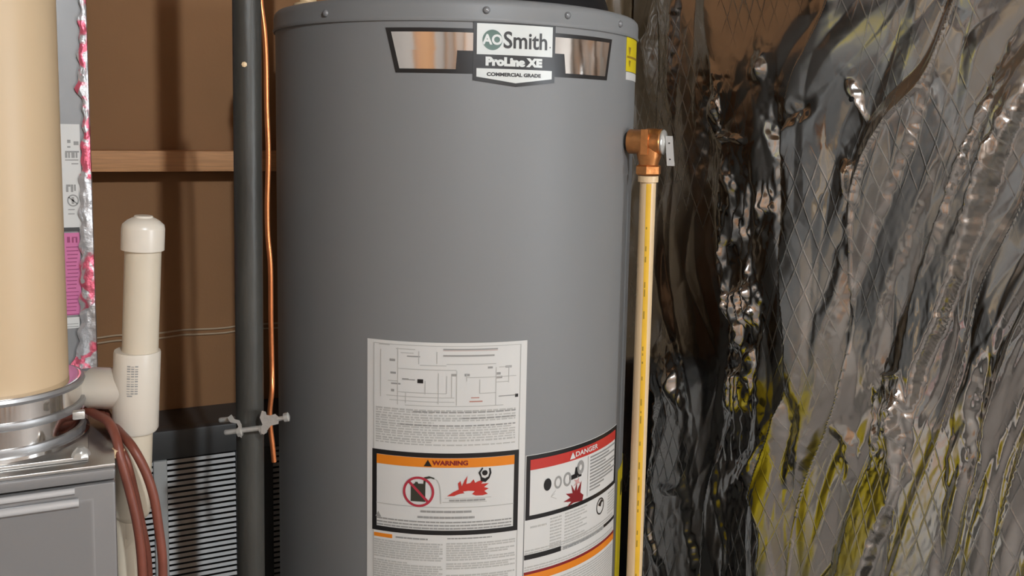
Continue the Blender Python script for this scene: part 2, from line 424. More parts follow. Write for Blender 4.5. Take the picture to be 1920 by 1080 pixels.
# embossed step of the door: raised centre field with rounded shoulders
fld = MB()
nx = 14
def field(mb, x0, x1, z0, z1, y, d, bw):
    # a plateau with sloped sides standing d proud of y
    o = [(x0, z0), (x1, z0), (x1, z1), (x0, z1)]; i = [(x0+bw, z0+bw), (x1-bw, z0+bw), (x1-bw, z1-bw), (x0+bw, z1-bw)]
    V = [(p[0], y, p[1]) for p in o] + [(p[0], y-d*.55, p[1]) for p in [(x0+bw*.3, z0+bw*.3), (x1-bw*.3, z0+bw*.3), (x1-bw*.3, z1-bw*.3), (x0+bw*.3, z1-bw*.3)]] + [(p[0], y-d, p[1]) for p in i]
    F = [(8, 9, 10, 11)]
    for k in range(4):
        k2 = (k+1) % 4
        F += [(k, k2, 4+k2, 4+k), (4+k, 4+k2, 8+k2, 8+k)]
    mb.add(V, F)
field(fld, FX0+.03, xv, .10, zv+.006, FY+.0005, .0014, .004)
fld.build('embossed_field', M['furnace'], door, angle=80)
BEAD = mat('bead_highlight', (0.504, 0.492, 0.480, 1), 0.14, coat=.8)  # paler than the door enamel, painting in the beads' bright highlights
bead((FX0+.07, FY-.0015, zb1+.0025), (xb-.003, FY-.0015, zb1+.0025), .0030).build('bead', BEAD, door)
bead((FX0+.07, FY-.0045, zb2), (xb, FY-.0045, zb2), .0036).build('bead', BEAD, door)

# coil duct box standing behind the furnace
du = thing('duct_box', 'grey metal duct box with red printed foil tape, behind the cream pipe', 'duct', (DX1-.2, DY+.2, 0))
bx('body', (DX1-.42, DY, 0.0), (DX1-.002, min(DY+.40, BACK_Y-.065), CEIL-.11), M['duct'], du, .003)
# tape, folded round the corner: crumpled strip with a ragged inner edge
def tape_strip():
    inner = [(-5, 148), (40, 148), (100, 147), (150, 146), (165, 142), (185, 150), (215, 157), (240, 155), (300, 152), (350, 149), (500, 151), (600, 150), (640, 147), (670, 140), (692, 132)]
    zs = np.linspace(FZ+.003, CEIL-.15, 420); V = []; F = []; nc = 9
    rng = np.random.RandomState(3)
    tab = sorted([(at_Y((x), y, DY)[2], at_Y(x, y, DY)[0]) for y, x in inner])
    tz = [t[0] for t in tab]; tx = [t[1] for t in tab]
    ph = rng.rand(8)*6
    for i, z in enumerate(zs):
        xi = np.interp(z, tz, tx) + .0012*sin(z*310+1) + .001*sin(z*173)
        for k in range(nc):
            t = k/(nc-1)
            x = xi + (DX1 - xi)*t
            cr = .0007*(sin(z*95+ph[0]+3*t) + sin(z*210+ph[1]-5*t) + .8*sin(z*47+ph[2]+9*t)) * (0.35 + 0.65*sin(pi*min(1, t+.12)))
            y = DY - .0030 - .6*abs(cr) - .0012*sin(pi*t)
            V.append((x, y, z))
        V.append((DX1+.001, DY+.003, z)); V.append((DX1+.001, DY+.030, z)); V.append((DX1-.004, DY+.030, z)); V.append((xi, DY+.001, z))
    m = nc+4
    for i in range(len(zs)-1):
        for k in range(m):
            k2 = (k+1) % m
            F.append((i*m+k, i*m+k2, (i+1)*m+k2, (i+1)*m+k))
    return MB().add(V, F)
tape_strip().build('foil_tape', M['tape'], du, angle=25)
def front_rect(mb, px0, px1, py0, py1, Y, t=.0008):
    a = at_Y(px0, py1, Y); b = at_Y(px1, py0, Y)
    mb.box((a[0], Y-t, a[2]), (b[0], Y, b[2])); return mb
lab = front_rect(MB(), 112, 149, 233, 430, DY-.0002).build('paper_label', M['paper'], du)
m_ = MB()
for (x0, x1, y0, y1) in ((126, 132, 262, 268), (126, 132, 274, 277), (138, 147, 265, 272), (122, 148, 283, 286), (122, 126, 286, 296), (128, 131, 286, 296), (134, 140, 286, 296), (142, 145, 286, 296),
                         (122, 147, 299, 301), (134, 147, 306, 308), (124, 132, 346, 350), (133, 137, 346, 360), (139, 142, 346, 358), (124, 128, 350, 360), (128, 140, 392, 394), (128, 140, 400, 402),):
    front_rect(m_, x0, x1, y0, y1, DY-.0011, .0003)
# prohibition ring and the barred marks below
c = at_Y(137, 376, DY-.0012); rr = .0062
ring = [(c[0]+r*cos(a), DY-.0014, c[2]+1.15*r*sin(a)) for r in (rr, rr*.78) for a in np.linspace(0, 2*pi, 29)[:-1]]
m_.add(ring, [(i, (i+1) % 28, 28+(i+1) % 28, 28+i) for i in range(28)])
m_.box((c[0]-.0015, DY-.0014, c[2]-.004), (c[0]+.0012, DY-.0011, c[2]+.004))
m_.add([(c[0]-.005, DY-.0014, c[2]+.0035), (c[0]-.004, DY-.0014, c[2]+.0045), (c[0]+.005, DY-.0014, c[2]-.0035), (c[0]+.004, DY-.0014, c[2]-.0045)], [(0, 1, 2, 3)])
m_.build('label_print', M['grey_ink'], lab)
front_rect(MB(), 112, 149, 426, 434, DY-.0012, .0006).build('dark_rule', M['dark_metal'], lab)
pk = front_rect(MB(), 112, 149, 436, 592, DY-.0002).build('pink_label', M['pink_ink'], du)
m_ = MB()
for k, y in enumerate(range(462, 590, 7)):
    front_rect(m_, 124 + (k*5) % 4, 148 - (k*7) % 6, y, y+2.4, DY-.0011, .0003)
front_rect(m_, 126, 131, 444, 455, DY-.0011, .0003); front_rect(m_, 135, 145, 444, 446, DY-.0011, .0003); front_rect(m_, 135, 138, 446, 455, DY-.0011, .0003); front_rect(m_, 142, 145, 446, 455, DY-.0011, .0003)
m_.build('label_print', mat('magenta_print', (0.30, 0.05, 0.14, 1), .5), pk)
lb2 = front_rect(MB(), 112, 149, 594, 617, DY-.0002).build('paper_label', M['paper'], du)
m_ = MB()
for y in (606, 611): front_rect(m_, 124, 147, y, y+2.5, DY-.0011, .0003)
m_.build('label_print', M['grey_ink'], lb2)

# cream vent pipe in its bright collar
VD = 0.814
vc = at_D(4, 800, VD)
VR = 0.0571
vtop = CEIL-.11
zc0 = FZ
vz_bot = at_D(4, 752, VD-VR)[2]          # lower lip of the cream pipe
vp = thing('vent_pipe', 'wide cream plastic vent pipe rising from a steel collar at the left edge', 'pipe', (vc[0], vc[1], FZ))
MB().lathe((vc[0], vc[1], vz_bot), (0, 0, 1), [(0, VR-.004), (0, VR), (vtop-vz_bot, VR)], 72).build('pipe', M['vent'], vp)
CRAD = VR + .0105
zk = lambda y: at_D(4, y, VD-CRAD)[2]
prof = [(zc0+.003, CRAD+.006), (zk(866), CRAD+.006), (zk(864), CRAD), (zk(757), CRAD), (zk(756), CRAD-.003), (vz_bot+.001, VR+.0015)]
col = MB().lathe((vc[0], vc[1], 0), (0, 0, 1), [(z, r) for z, r in prof], 96).build('collar', M['collar'], vp, angle=30)
for (ya, yb) in ((758, 770), (803, 817), (852, 868)):
    a, b = zk(yb), zk(ya)
    MB().lathe((vc[0], vc[1], 0), (0, 0, 1), [(a, CRAD-.001), (a, CRAD+.0022), ((a+b)/2, CRAD+.0032), (b, CRAD+.0022), (b, CRAD-.001)], 96, caps=False).build('band', M['band'], col)
s = at_D(150, 778, VD-.03)
MB().box((s[0]-.006, s[1]-.004, s[2]-.003), (s[0]+.004, s[1]+.004, s[2]+.004), .001).build('band_clasp', M['zinc'], col)
# square base plate with a corner screw
pc = at_Z(166, 857, FZ+.003)
bx('base_plate', (FX0+.04, pc[1], FZ+.0002), (pc[0], pc[1]+.165, FZ+.004), M['galv'], vp, .001)
sc = at_Z(152, 850, FZ+.006)
MB().lathe((sc[0], sc[1], FZ+.004), (0, 0, 1), [(0, .008), (.002, .0075), (.005, .006), (.008, .003)], 8).build('screw', M['zinc'], vp)

# white PVC condensate riser with tee
PD = 0.86
def pd(x, y, D=PD): return at_D(x, y, D)
pv = thing('drain_riser', 'white plastic drain riser with round cap and side tee, beside the furnace', 'pipe', (pd(255, 850)[0], pd(255, 850)[1], 0))
top, jn, low = pd(268, 404), pd(262, 662), pd(252, 812)
ax = pd(268, 440) - pd(259, 760); ax /= np.linalg.norm(ax)
pr = .0166
def along(p, prof, n=40): return MB().lathe(p, ax, prof, n)
capb = pd(267.5, 468)
hcap = np.dot(top - capb, ax)
along(capb, [(0, pr-.001), (0, pr+.0030), (hcap*.62, pr+.0030), (hcap*.74, pr+.0022), (hcap*.86, pr-.002), (hcap*.93, pr-.006), (hcap*.94, pr-.0075), (hcap, pr-.0085)], 48).build('cap', M['pvc'], pv)
teeb = pd(253.5, 806); teet = pd(263, 657)
along(teet - ax*.03, [(0, pr), (np.dot(capb-teet, ax)+.045, pr)]).build('riser_pipe', M['pvc_c'], pv)
ht = np.dot(teet-teeb, ax)
tee = MB(); tee.lathe(teeb, ax, [(0, pr), (.0, pr+.0032), (.003, pr+.0048), (ht-.002, pr+.0048), (ht, pr+.0042), (ht, pr)], 48)
br0 = pd(250, 729); br1 = pd(172, 727, PD+.005)
bdir = br1-br0; bl_ = np.linalg.norm(bdir)
tee.lathe(br0, bdir, [(0, pr+.0036), (bl_-.001, pr+.0036), (bl_, pr+.003), (bl_, pr-.002)], 40)
tee = tee.build('tee', M['pvc'], pv)
MB().lathe(br0 + bdir*.9, bdir, [(0, pr-.0005), (.045, pr-.0005)], 32).build('branch_pipe', M['pvc_c'], pv)
# small printed marks along the tee
mk = MB(); rng = random.Random(2)
fwd = -np.array([sin(YAW), cos(YAW), 0]); side = np.cross(ax, fwd); side /= np.linalg.norm(side); nrm = np.cross(side, ax)
if np.dot(nrm, fwd) < 0: nrm = -nrm
for k in range(13):
    ctr = teeb + ax*(ht*.50 + k*.0024)
    for a0, a1 in ((-.02, .12), (.15, .28), (.31, .44)) if rng.random() < .8 else ((.0, .22),):
        for j in range(1):
            R_ = pr + .0052
            f_ = lambda a, h: ctr + ax*h + R_*(sin(a)*(side if np.dot(side, CR) > 0 else -side) + cos(a)*nrm)
            h = .0008 if rng.random() < .5 else .0013
            mk.add([f_(a0, 0), f_(a1, 0), f_(a1, h), f_(a0, h)], [(0, 1, 2, 3)])
mk.build('printed_marks', M['grey_ink'], tee)
lowb = pd(247, 972)
along(lowb, [(0, .012), (.004, pr-.001), (.008, pr+.0006), (np.dot(teeb-lowb, ax)+.02, pr+.0006)]).build('lower_pipe', M['pvc_c'], pv)
end = pd(240, 1085)
MB().tube([lowb + ax*.01, end + (lowb-end)*.6 , end, (end[0], end[1], 0.002)], .0115, 24, 4).build('tail_pipe', M['pvc_c'], pv)

# brown cables draped over the furnace corner
cabs = [([(128, 706, .97), (152, 714, .93), (182, 748, .89), (208, 792, .855), (226, 812, .825), (248, 838, .808), (272, 882, .805), (288, 930, .805), (297, 985, .805), (304, 1040, .805), (306, 1095, .805)], .0042,
         'brown cable hanging furthest right over the furnace corner'),
        ([(163, 768, .86), (182, 778, .845), (204, 792, .822), (218, 822, .808), (227, 862, .800), (243, 920, .800), (256, 975, .800), (264, 1030, .800), (268, 1095, .800)], .0042,
         'brown cable hanging inside, nearer the furnace side'),
        ([(140, 716, .955), (168, 742, .905), (190, 772, .865), (212, 815, .83), (226, 838, .812), (240, 868, .806), (252, 915, .812), (262, 960, .814), (276, 1030, .814), (281, 1095, .814)], .0030,
         'thinner brown cable between the two thicker hanging ones')]
for pts, r, labl in cabs[:2] + cabs[2:]:
    Q = [at_D(*p) for p in pts]; e = Q[-1]; Q += [(e[0], e[1], e[2]-.05), (e[0], e[1], e[2]-.14), (e[0], e[1], e[2]-.30)]
    tag(MB().tube(Q, r, 12, 6).build('cable', M['cable']), labl, 'cable', 'brown cables over the furnace corner')
tg = at_D(219, 848, .803)
ct = tag(MB().lathe(tg + np.array([0, 0, -.004]), (0.2, 0, 1), [(0, .0055), (.007, .0058), (.0075, .005)], 14).build('cable_clip', M['cpvc']), 'small cream clip round the brown cable at the furnace corner', 'clip')

# ------------------------------------------------------------------ black iron pipe, copper wire and clamp
ID = 1.0
ptop, pbot = at_D(462.5, 5, ID), at_D(471, 1075, ID)
ip = (ptop+pbot)/2
ipx, ipy = ip[0], ip[1]
lean = (ptop-pbot)/(ptop[2]-pbot[2])
IR = .0152
pA = pbot + lean*(0.0-pbot[2]); pB = pbot + lean*(2.29-pbot[2])
irn = thing('iron_pipe', 'tall black iron gas pipe standing left of the grey tank', 'pipe', (pA[0], pA[1], 0))
MB().lathe(pA, pB-pA, [(0, IR), (np.linalg.norm(pB-pA), IR)], 40).build('pipe', M['iron'], irn)
def ip_at(py): 
    q = at_D(466, py, ID); return pbot + lean*(q[2]-pbot[2])
q = at_D(459, 121, ID-IR)
MB().lathe(q+np.array([0, .002, 0]), (-.3, -.95, .1), [(0, .0035), (.002, .003), (.003, .0012)], 7).build('paint_fleck', M['cpvc'], irn)
MB().lathe(pA, (0, 0, 1), [(0, .045), (.006, .045), (.012, .028), (.035, .024)], 32).build('floor_flange', M['iron'], irn)

CD = 1.03
cpts = [(487, -30), (490, 10), (496, 60), (499, 120), (500, 200), (503, 290), (501, 380), (502, 440), (507, 500), (508, 600), (510, 690), (510, 730), (506, 770), (507, 800), (511, 835), (514, 866)]
tag(MB().tube([at_D(x, y, CD + (0.0 if y < 700 else -.006)) for x, y in cpts], .0030, 12, 5).build('copper_wire', M['copper']),
    'bare copper ground wire running down beside the black pipe', 'wire')
cl = thing('ground_clamp', 'small zinc ground clamp bolted round the black pipe', 'clamp', ip_at(796))
cc = ip_at(796); rt_ = np.array([cos(YAW), -sin(YAW), 0]); fw_ = np.array([sin(YAW), cos(YAW), 0])
def cp(px, py, d=-.022): return at_D(px, py, ID + d)
# rear screw and front screw, each with head
for (x0, y0, x1, y1, d) in ((421, 811, 500, 801, -.024), (411, 788, 440, 785, .012)):
    a, b = cp(x0, y0, d), cp(x1, y1, d)
    MB().lathe(a, b-a, [(0, .0022), (.0012, .0030), (.003, .0030), (np.linalg.norm(b-a), .0030)], 12).build('screw', M['zinc'], cl)
# left jaw
def plate(pts, d0, d1):
    mb = MB(); n = len(pts)
    V = [cp(x, y, d0) for x, y in pts] + [cp(x, y, d1) for x, y in pts]
    mb.add(V, [tuple(range(n)), tuple(range(n, 2*n))[::-1]] + [(i, (i+1) % n, n+(i+1) % n, n+i) for i in range(n)]); return mb
plate([(426, 783), (434, 777), (440, 786), (449, 788), (453, 796), (454, 812), (453, 821), (446, 817), (443, 808), (447, 800), (444, 794), (432, 792)], -.027, .004).build('left_jaw', M['zinc'], cl)
plate([(487, 783), (491, 770), (498, 772), (500, 778), (507, 779), (516, 776), (524, 783), (522, 795), (508, 798), (502, 806), (495, 815), (489, 812), (489, 800), (492, 796)], -.030, -.012).build('right_jaw', M['zinc'], cl)
a, b = cp(520, 786, -.028), cp(538, 782, -.028)
MB().lathe(a, b-a, [(0, .0025), (.008, .0025), (.008, .0050), (.0125, .0052), (.0135, .003)], 10).build('wire_screw', M['zinc'], cl)
a, b = cp(488, 806, -.024), cp(500, 803, -.024)
MB().lathe(a, b-a, [(0, .0055), (.006, .0055)], 6).build('nut', M['zinc'], cl)
a, b = cp(446, 810, -.024), cp(452, 809, -.024)
MB().lathe(a, b-a, [(0, .0055), (.0045, .0055)], 6).build('nut', M['zinc'], cl)

# ------------------------------------------------------------------ water heater
wh = thing('water_heater', 'large grey cylindrical water heater with warning labels', 'water heater', (TC[0], TC[1], 0))
Z_TOP = on_tank(565, 4)[1]; Z_SEAM = on_tank(860, 33)[1]
MB().lathe((TC[0], TC[1], 0), (0, 0, 1), [(.025, TR-.004), (.03, TR), (Z_SEAM-.001, TR)], 160, caps=True).build('jacket', M['tank'], wh)
MB().lathe((TC[0], TC[1], 0), (0, 0, 1), [(Z_SEAM-.004, TR-.002), (Z_SEAM-.004, TR+.0022), (Z_SEAM-.0015, TR+.0034), (Z_SEAM+.001, TR+.0022), (Z_TOP-.010, TR+.0022),
    (Z_TOP-.005, TR+.0012), (Z_TOP-.0015, TR-.002), (Z_TOP, TR-.007), (Z_TOP-.004, TR-.03), (Z_TOP-.008, .05)], 160).build('top_cap', M['tank'], wh, angle=60)
for k in range(3):
    a = 2*pi*k/3 + .4
    MB().lathe((TC[0]+.19*cos(a), TC[1]+.19*sin(a), 0), (0, 0, 1), [(0, .022), (.03, .018)], 16).build('foot', M['dark_metal'], wh)
def cw(th, z, r=TR): return np.array([TC[0] + r*sin(th), TC[1] - r*cos(th), z])
for (x, y) in ((611, 25), (912, 19), (1064, 29), (1162, 45), (748, 22)):
    th, z = on_tank(x, y, TR+.002)
    if x == 748: continue
    MB().lathe(cw(th, z, TR+.0020), (sin(th), -cos(th), 0), [(0, .0044), (.0012, .0044), (.0028, .0034), (.0036, .0016), (.0038, .0003)], 16).build('cap_screw', M['tank_dark'], wh, angle=80)

# --- printed sheets that follow the drum
def sheet(mb, th0, th1, zlo, zhi, off, thick=.0004, step=.02):
    n = max(1, int(abs(th1-th0)/step)); zl = zlo if callable(zlo) else (lambda t: zlo); zh = zhi if callable(zhi) else (lambda t: zhi)
    V = []; F = []
    for i in range(n+1):
        t = th0 + (th1-th0)*i/n
        V += [cw(t, zl(t), TR+off), cw(t, zh(t), TR+off), cw(t, zh(t), TR+off-thick), cw(t, zl(t), TR+off-thick)]
    for i in range(n):
        for k in range(4):
            k2 = (k+1) % 4; F.append((4*i+k, 4*i+k2, 4*i+4+k2, 4*i+4+k))
    F += [(0, 1, 2, 3), (4*n+3, 4*n+2, 4*n+1, 4*n)]
    mb.add(V, F); return mb
def poly(mb, pts, off, th0, z0, thick=None):
    """flat inked outline, pts in metres (right, up) from (th0, z0)"""
    n = len(pts)
    mb.add([cw(th0 + p[0]/TR, z0 + p[1], TR+off) for p in pts], [tuple(range(n))]); return mb
def frame(mb, th0, th1, zlo, zhi, wd, off):
    wt = wd/TR
    sheet(mb, th0, th1, zhi-wd, zhi, off); sheet(mb, th0, th1, zlo, zlo+wd, off)
    sheet(mb, th0, th0+wt, zlo+wd, zhi-wd, off); sheet(mb, th1-wt, th1, zlo+wd, zhi-wd, off); return mb
def words(mb, th0, th1, z, h, off, rng, gap=.0016, fill=1.0):
    t = th0; end = th0 + (th1-th0)*fill
    while t < end - .004:
        wd = rng.uniform(.003, .010)/TR
        e = min(t+wd, end)
        sheet(mb, t, e, z-h, z, off, .0002, .05)
        t = e + gap/TR
def text(parent, s, th, z, size, m, off, name='lettering', sx=1.0, bold=0.0, align='CENTER', shear=0.0, slope=0.0):
    cu = bpy.data.curves.new('t', 'FONT'); cu.body = s; cu.size = size; cu.align_x = align; cu.align_y = 'CENTER'
    cu.offset = bold; cu.shear = shear; cu.resolution_u = 4
    ob = bpy.data.objects.new('t', cu); COL.objects.link(ob)
    dg = bpy.context.evaluated_depsgraph_get()
    me = bpy.data.meshes.new_from_object(ob.evaluated_get(dg))
    mb = MB()
    V = [cw(th + v.co.x*sx/TR, z + v.co.y + slope*v.co.x, TR+off) for v in me.vertices]
    mb.add(V, [tuple(p.vertices) for p in me.polygons])
    bpy.data.objects.remove(ob); bpy.data.curves.remove(cu); bpy.data.meshes.remove(me)
    return mb.build(name, m, parent, smooth=False)
T = lambda x, y: on_tank(x, y)[0]
Z = lambda x, y: on_tank(x, y)[1]

# nameplate badge
tl, tr_ = T(723, 54), T(1147, 72); bl2, br2 = T(742, 138), T(1137, 149)
zt_, zb_ = (Z(723, 54)+Z(1147, 72))/2, (Z(742, 138)+Z(1137, 149))/2
c0, c1 = T(887, 90), T(1040, 97); cz1, cz0 = (Z(887, 36)+Z(1041, 43))/2, (Z(887, 151)+Z(1039, 155))/2; czp = Z(965, 163)
mid = (c0+c1)/2
npb = MB()
def edge_l(o=0):  # slanted ends as columns
    pass
# wings: columns between slanted ends
def wing(mb, ta, tb, tc_, td, zlo, zhi, off, step=.02):
    """quad with top corners ta..tc_, bottom corners tb..td"""
    n = max(2, int(abs(tc_-ta)/step)); V = []; F = []
    for i in range(n+1):
        k = i/n
        a = ta + (tc_-ta)*k; b = tb + (td-tb)*k
        V += [cw(b, zlo, TR+off), cw(a, zhi, TR+off), cw(a, zhi, TR+.0001), cw(b, zlo, TR+.0001)]
    for i in range(n):
        for k in range(4):
            k2 = (k+1) % 4; F.append((4*i+k, 4*i+k2, 4*i+4+k2, 4*i+4+k))
    F += [(0, 1, 2, 3), (4*n+3, 4*n+2, 4*n+1, 4*n)]
    mb.add(V, F)
wing(npb, tl, bl2, c0+.01, c0+.01, zb_, zt_, .0006)
wing(npb, c1-.01, c1-.01, tr_, br2, zb_, zt_, .0006)
sheet(npb, c0, mid, lambda t: cz0 + (czp-cz0)*(t-c0)/(mid-c0), cz1, .0010)
sheet(npb, mid, c1, lambda t: czp + (cz0-czp)*(t-mid)/(c1-mid), cz1, .0010)
npl = npb.build('nameplate', M['black'], wh)
bw = .0048; bt = bw/TR
ch = MB()
zsp = Z(872, 95); tbl = T(857, 115); tbr = T(1060, 120)
k_ = (bl2-tl)/(zt_-zb_)       # slant of the ends
def tslL(z): return tl + (zt_-z)*k_ + bt*1.25
kr = (br2-tr_)/(zt_-zb_)
def tslR(z): return tr_ + (zt_-z)*kr - bt*1.25
wing(ch, tslL(zt_-bw), tslL(zsp), c0, c0, zsp, zt_-bw, .0010)
wing(ch, tslL(zsp), tslL(zb_+bw), tbl, tbl-.006, zb_+bw, zsp, .0010)
ch.build('mirror_panel', M['chrome'], npl)
ch = MB()
zspr = Z(1050, 101)
wing(ch, c1, c1, tslR(zt_-bw), tslR(zspr), zspr, zt_-bw, .0010)
wing(ch, tbr-.010, tbr, tslR(zspr), tslR(zb_+bw), zb_+bw, zspr, .0010)
ch.build('mirror_panel', M['chrome'], npl)
m = MB(); ib = .0042/TR
zA, zB = Z(960, 104), Z(960, 130)
sheet(m, c0+ib, c1-ib, zA, cz1-.0050, .0014)
i0, i1 = c0+ib, c1-ib
sheet(m, i0, mid, lambda t: cz0+.0042 + (czp-cz0)*(t-i0)/(mid-i0), zB, .0014)
sheet(m, mid, i1, lambda t: czp+.0042 + (cz0-czp)*(t-mid)/(i1-mid), zB, .0014)
m.build('white_panel', M['paper_w'], npl)
ec, ez = T(923, 75), Z(923, 75)
er = .0118
m = MB(); m.add([cw(ec+er*cos(a)/TR, ez+er*sin(a), TR+.0017) for a in np.linspace(0, 2*pi, 41)[:-1]], [tuple(range(40))])
m.build('emblem', M['green_ink'], npl, smooth=False)
text(npl, 'AO', ec+.0008, ez-.0002, .0158, M['paper_w'], .0020, 'emblem_lettering', sx=.98, bold=.0006)
text(npl, 'Smith', T(986, 78), Z(986, 78)-.0004, .0270, M['black'], .0018, 'lettering', sx=.93, bold=.00045)
text(npl, '.', T(1030, 88), Z(1030, 84), .014, M['black'], .0018, 'full_stop')
text(npl, 'ProLine XE', T(964, 117.5), Z(964, 117.5), .0128, M['paper_w'], .0018, 'product_lettering', sx=1.18, bold=.0009)
text(npl, 'COMMERCIAL GRADE', T(964, 141), Z(964, 141), .0056, M['black'], .0018, 'grade_lettering', sx=1.22, bold=.00025)

# long instruction label
a0, a1 = T(689, 800), T(985, 800)
ztop = (Z(690, 634)+Z(985, 638))/2
LC = lambda y: Z(838, y)
ins = sheet(MB(), a0, a1, .52, ztop, .0006).build('instruction_label', M['paper'], wh)
rng = random.Random(11)
ptx = lambda px: T(px, 820)
g = MB()
th_of = lambda fr: a0 + (a1-a0)*fr
# two thin margin rules
m = MB()
sheet(m, th_of(.045), th_of(.050), .52, ztop-.004, .0010, .0002); sheet(m, th_of(.955), th_of(.960), .52, ztop-.004, .0010, .0002)
sheet(m, th_of(.05), th_of(.955), ztop-.0045, ztop-.0038, .0010, .0002)
m.build('margin_rule', M['lite_ink'], ins)
# wiring diagram, positions as (fraction across, px row down the middle column)
m = MB(); d = MB()
def hl(mb, f0, f1, y, w=.0009): sheet(mb, th_of(f0), th_of(f1), LC(y)-w/2, LC(y)+w/2, .0010, .0002)
def vl(mb, f, y0, y1, w=.0009): sheet(mb, th_of(f), th_of(f)+w/TR, LC(y1), LC(y0), .0010, .0002)
for f0, f1, y in ((.08, .15, 651), (.19, .31, 657), (.22, .30, 664), (.34, .50, 686), (.50, .80, 683), (.20, .56, 694), (.20, .50, 738), (.13, .55, 746), (.15, .55, 754), (.25, .85, 762), (.62, .85, 708), (.70, .80, 738), (.80, .93, 708), (.82, .90, 690), (.80, .88, 718), (.14, .20, 718)): hl(m, f0, f1, y)
for f, y0, y1 in ((.20, 655, 762), (.09, 660, 750), (.44, 660, 682), (.33, 660, 684), (.37, 715, 740), (.45, 700, 758), (.50, 705, 738), (.53, 705, 745), (.56, 695, 760), (.70, 712, 738), (.80, 690, 762), (.25, 738, 758), (.62, 700, 715), (.88, 690, 720)): vl(m, f, y0, y1)
m.build('wiring_diagram', M['lite_ink'], ins)
for f0, f1, y, w in ((.48, .81, 655, .0016), (.48, .79, 667, .0020), (.15, .185, 679, .003), (.155, .19, 703, .0025), (.16, .18, 736, .003), (.26, .34, 670, .0014), (.53, .56, 703, .003), (.61, .64, 703, .003), (.80, .83, 702, .003), (.80, .84, 709, .003), (.75, .78, 690, .0025), (.86, .90, 690, .0025), (.16, .22, 723, .0018), (.23, .27, 713, .0015), (.23, .31, 714, .0012), (.82, .93, 745, .0012)): hl(d, f0, f1, y, w)
d.build('diagram_notes', M['grey_ink'], ins)
d = MB(); hl(d, .64, .72, 753, .0015); hl(d, .65, .70, 746, .0012); hl(d, .48, .81, 657.5, .0004); d.build('red_notes', mat('faded_red_print', (.45, .22, .17, 1), .5), ins)
d = MB(); hl(d, .325, .36, 716, .0050); hl(d, .925, .945, 746, .004); d.build('black_marks', M['black'], ins)
m = MB(); y = 769
k = 0
while y < 838:
    words(m, th_of(.06), th_of(.93), LC(y), .0016 if k % 3 else .0022, .0010, rng, fill=rng.choice((1, 1, .98, 1, .42)))
    y += 4.6; k += 1
m.build('fine_print', M['lite_ink'], ins)
m = MB()
for yy, f0, f1 in ((772, .3, .93), (797, .22, .93), (783, .6, .93)): words(m, th_of(f0), th_of(f1), LC(yy), .0016, .0013, rng)
m.build('bold_print', M['grey_ink'], ins)
# the orange warning panel
f0, f1 = T(699, 915), T(971, 915)
fz1, fz0 = LC(850), LC(1003)
fr = frame(MB(), f0, f1, fz0, fz1, .0058, .0011).build('warning_frame', M['black'], ins)
fl = lambda f: f0 + (f1-f0)*f
fzv = lambda v: fz1 - (fz1-fz0)*v       # 0 top .. 1 bottom
hd = sheet(MB(), f0+.0058/TR, f1-.0058/TR, fzv(.172), fzv(.060), .0011).build('orange_header', M['orange_ink'], ins)
text(hd, 'WARNING', fl(.535), fzv(.117), .0080, M['dkred_ink'], .0016, 'header_lettering', sx=1.12, bold=.0003)
poly(MB(), [(-.005, -.004), (.005, -.004), (0, .0045)], .0016, fl(.386), fzv(.120)).build('alert_triangle', M['black'], hd)
# prohibition: red ring over a fuel can with spout
pcx, pcz = fl(.325), fzv(.475); R1 = .0195
def disc(mb, th, z, ro, ri, off, n=40, sx=1):
    if ri > 0:
        V = [cw(th+sx*r*cos(a)/TR, z+r*sin(a), TR+off) for r in (ro, ri) for a in np.linspace(0, 2*pi, n+1)[:-1]]
        mb.add(V, [(i, (i+1) % n, n+(i+1) % n, n+i) for i in range(n)])
    else:
        mb.add([cw(th+sx*ro*cos(a)/TR, z+ro*sin(a), TR+off) for a in np.linspace(0, 2*pi, n+1)[:-1]], [tuple(range(n))])
    return mb
can = MB()
poly(can, [(-.0095, -.0125), (.0085, -.0125), (.0085, .0090), (.0055, .0105), (-.0005, .0105), (-.001, .0125), (-.004, .0125), (-.0045, .0105), (-.0095, .0085)], .0012, pcx, pcz)
poly(can, [(.0055, .0080), (.0085, .0080), (.0090, .0165), (.0150, .0180), (.0195, .0165), (.0195, .0185), (.0130, .0205), (.0070, .0190)], .0012, pcx, pcz)
can.build('fuel_can', mat('olive_black_print', (.035, .035, .022, 1), .5), ins, smooth=False)
rg = disc(MB(), pcx, pcz, R1, R1-.0030, .0014)
poly(rg, [(-.0135, .0118), (-.0112, .0140), (.0135, -.0118), (.0112, -.0140)], .0015, pcx, pcz)
rg.build('prohibition_ring', mat('crimson_print', (.42, .03, .05, 1), .4), ins, smooth=False)
fx, fz_ = fl(.655), fzv(.52)
fm = MB()
poly(fm, [(-.026, 0), (-.018, .0055), (-.0115, .0085), (-.0125, .0165), (-.0095, .0195), (-.0080, .0125), (-.0045, .0205), (-.0010, .0255), (-.0025, .0155), (.0025, .0165), (.0065, .0210), (.0085, .0165),
          (.0125, .0185), (.0205, .0205), (.0160, .0150), (.0255, .0150), (.0195, .0105), (.0255, .0085), (.0200, .0055), (.0245, .0015), (.0180, 0)], .0012, fx, fz_)
fm.build('flames', M['red_ink'], ins, smooth=False)
bm_ = MB()
bp = fl(.765), fzv(.245)
disc(bm_, bp[0], bp[1], .0034, 0, .0014, 20)
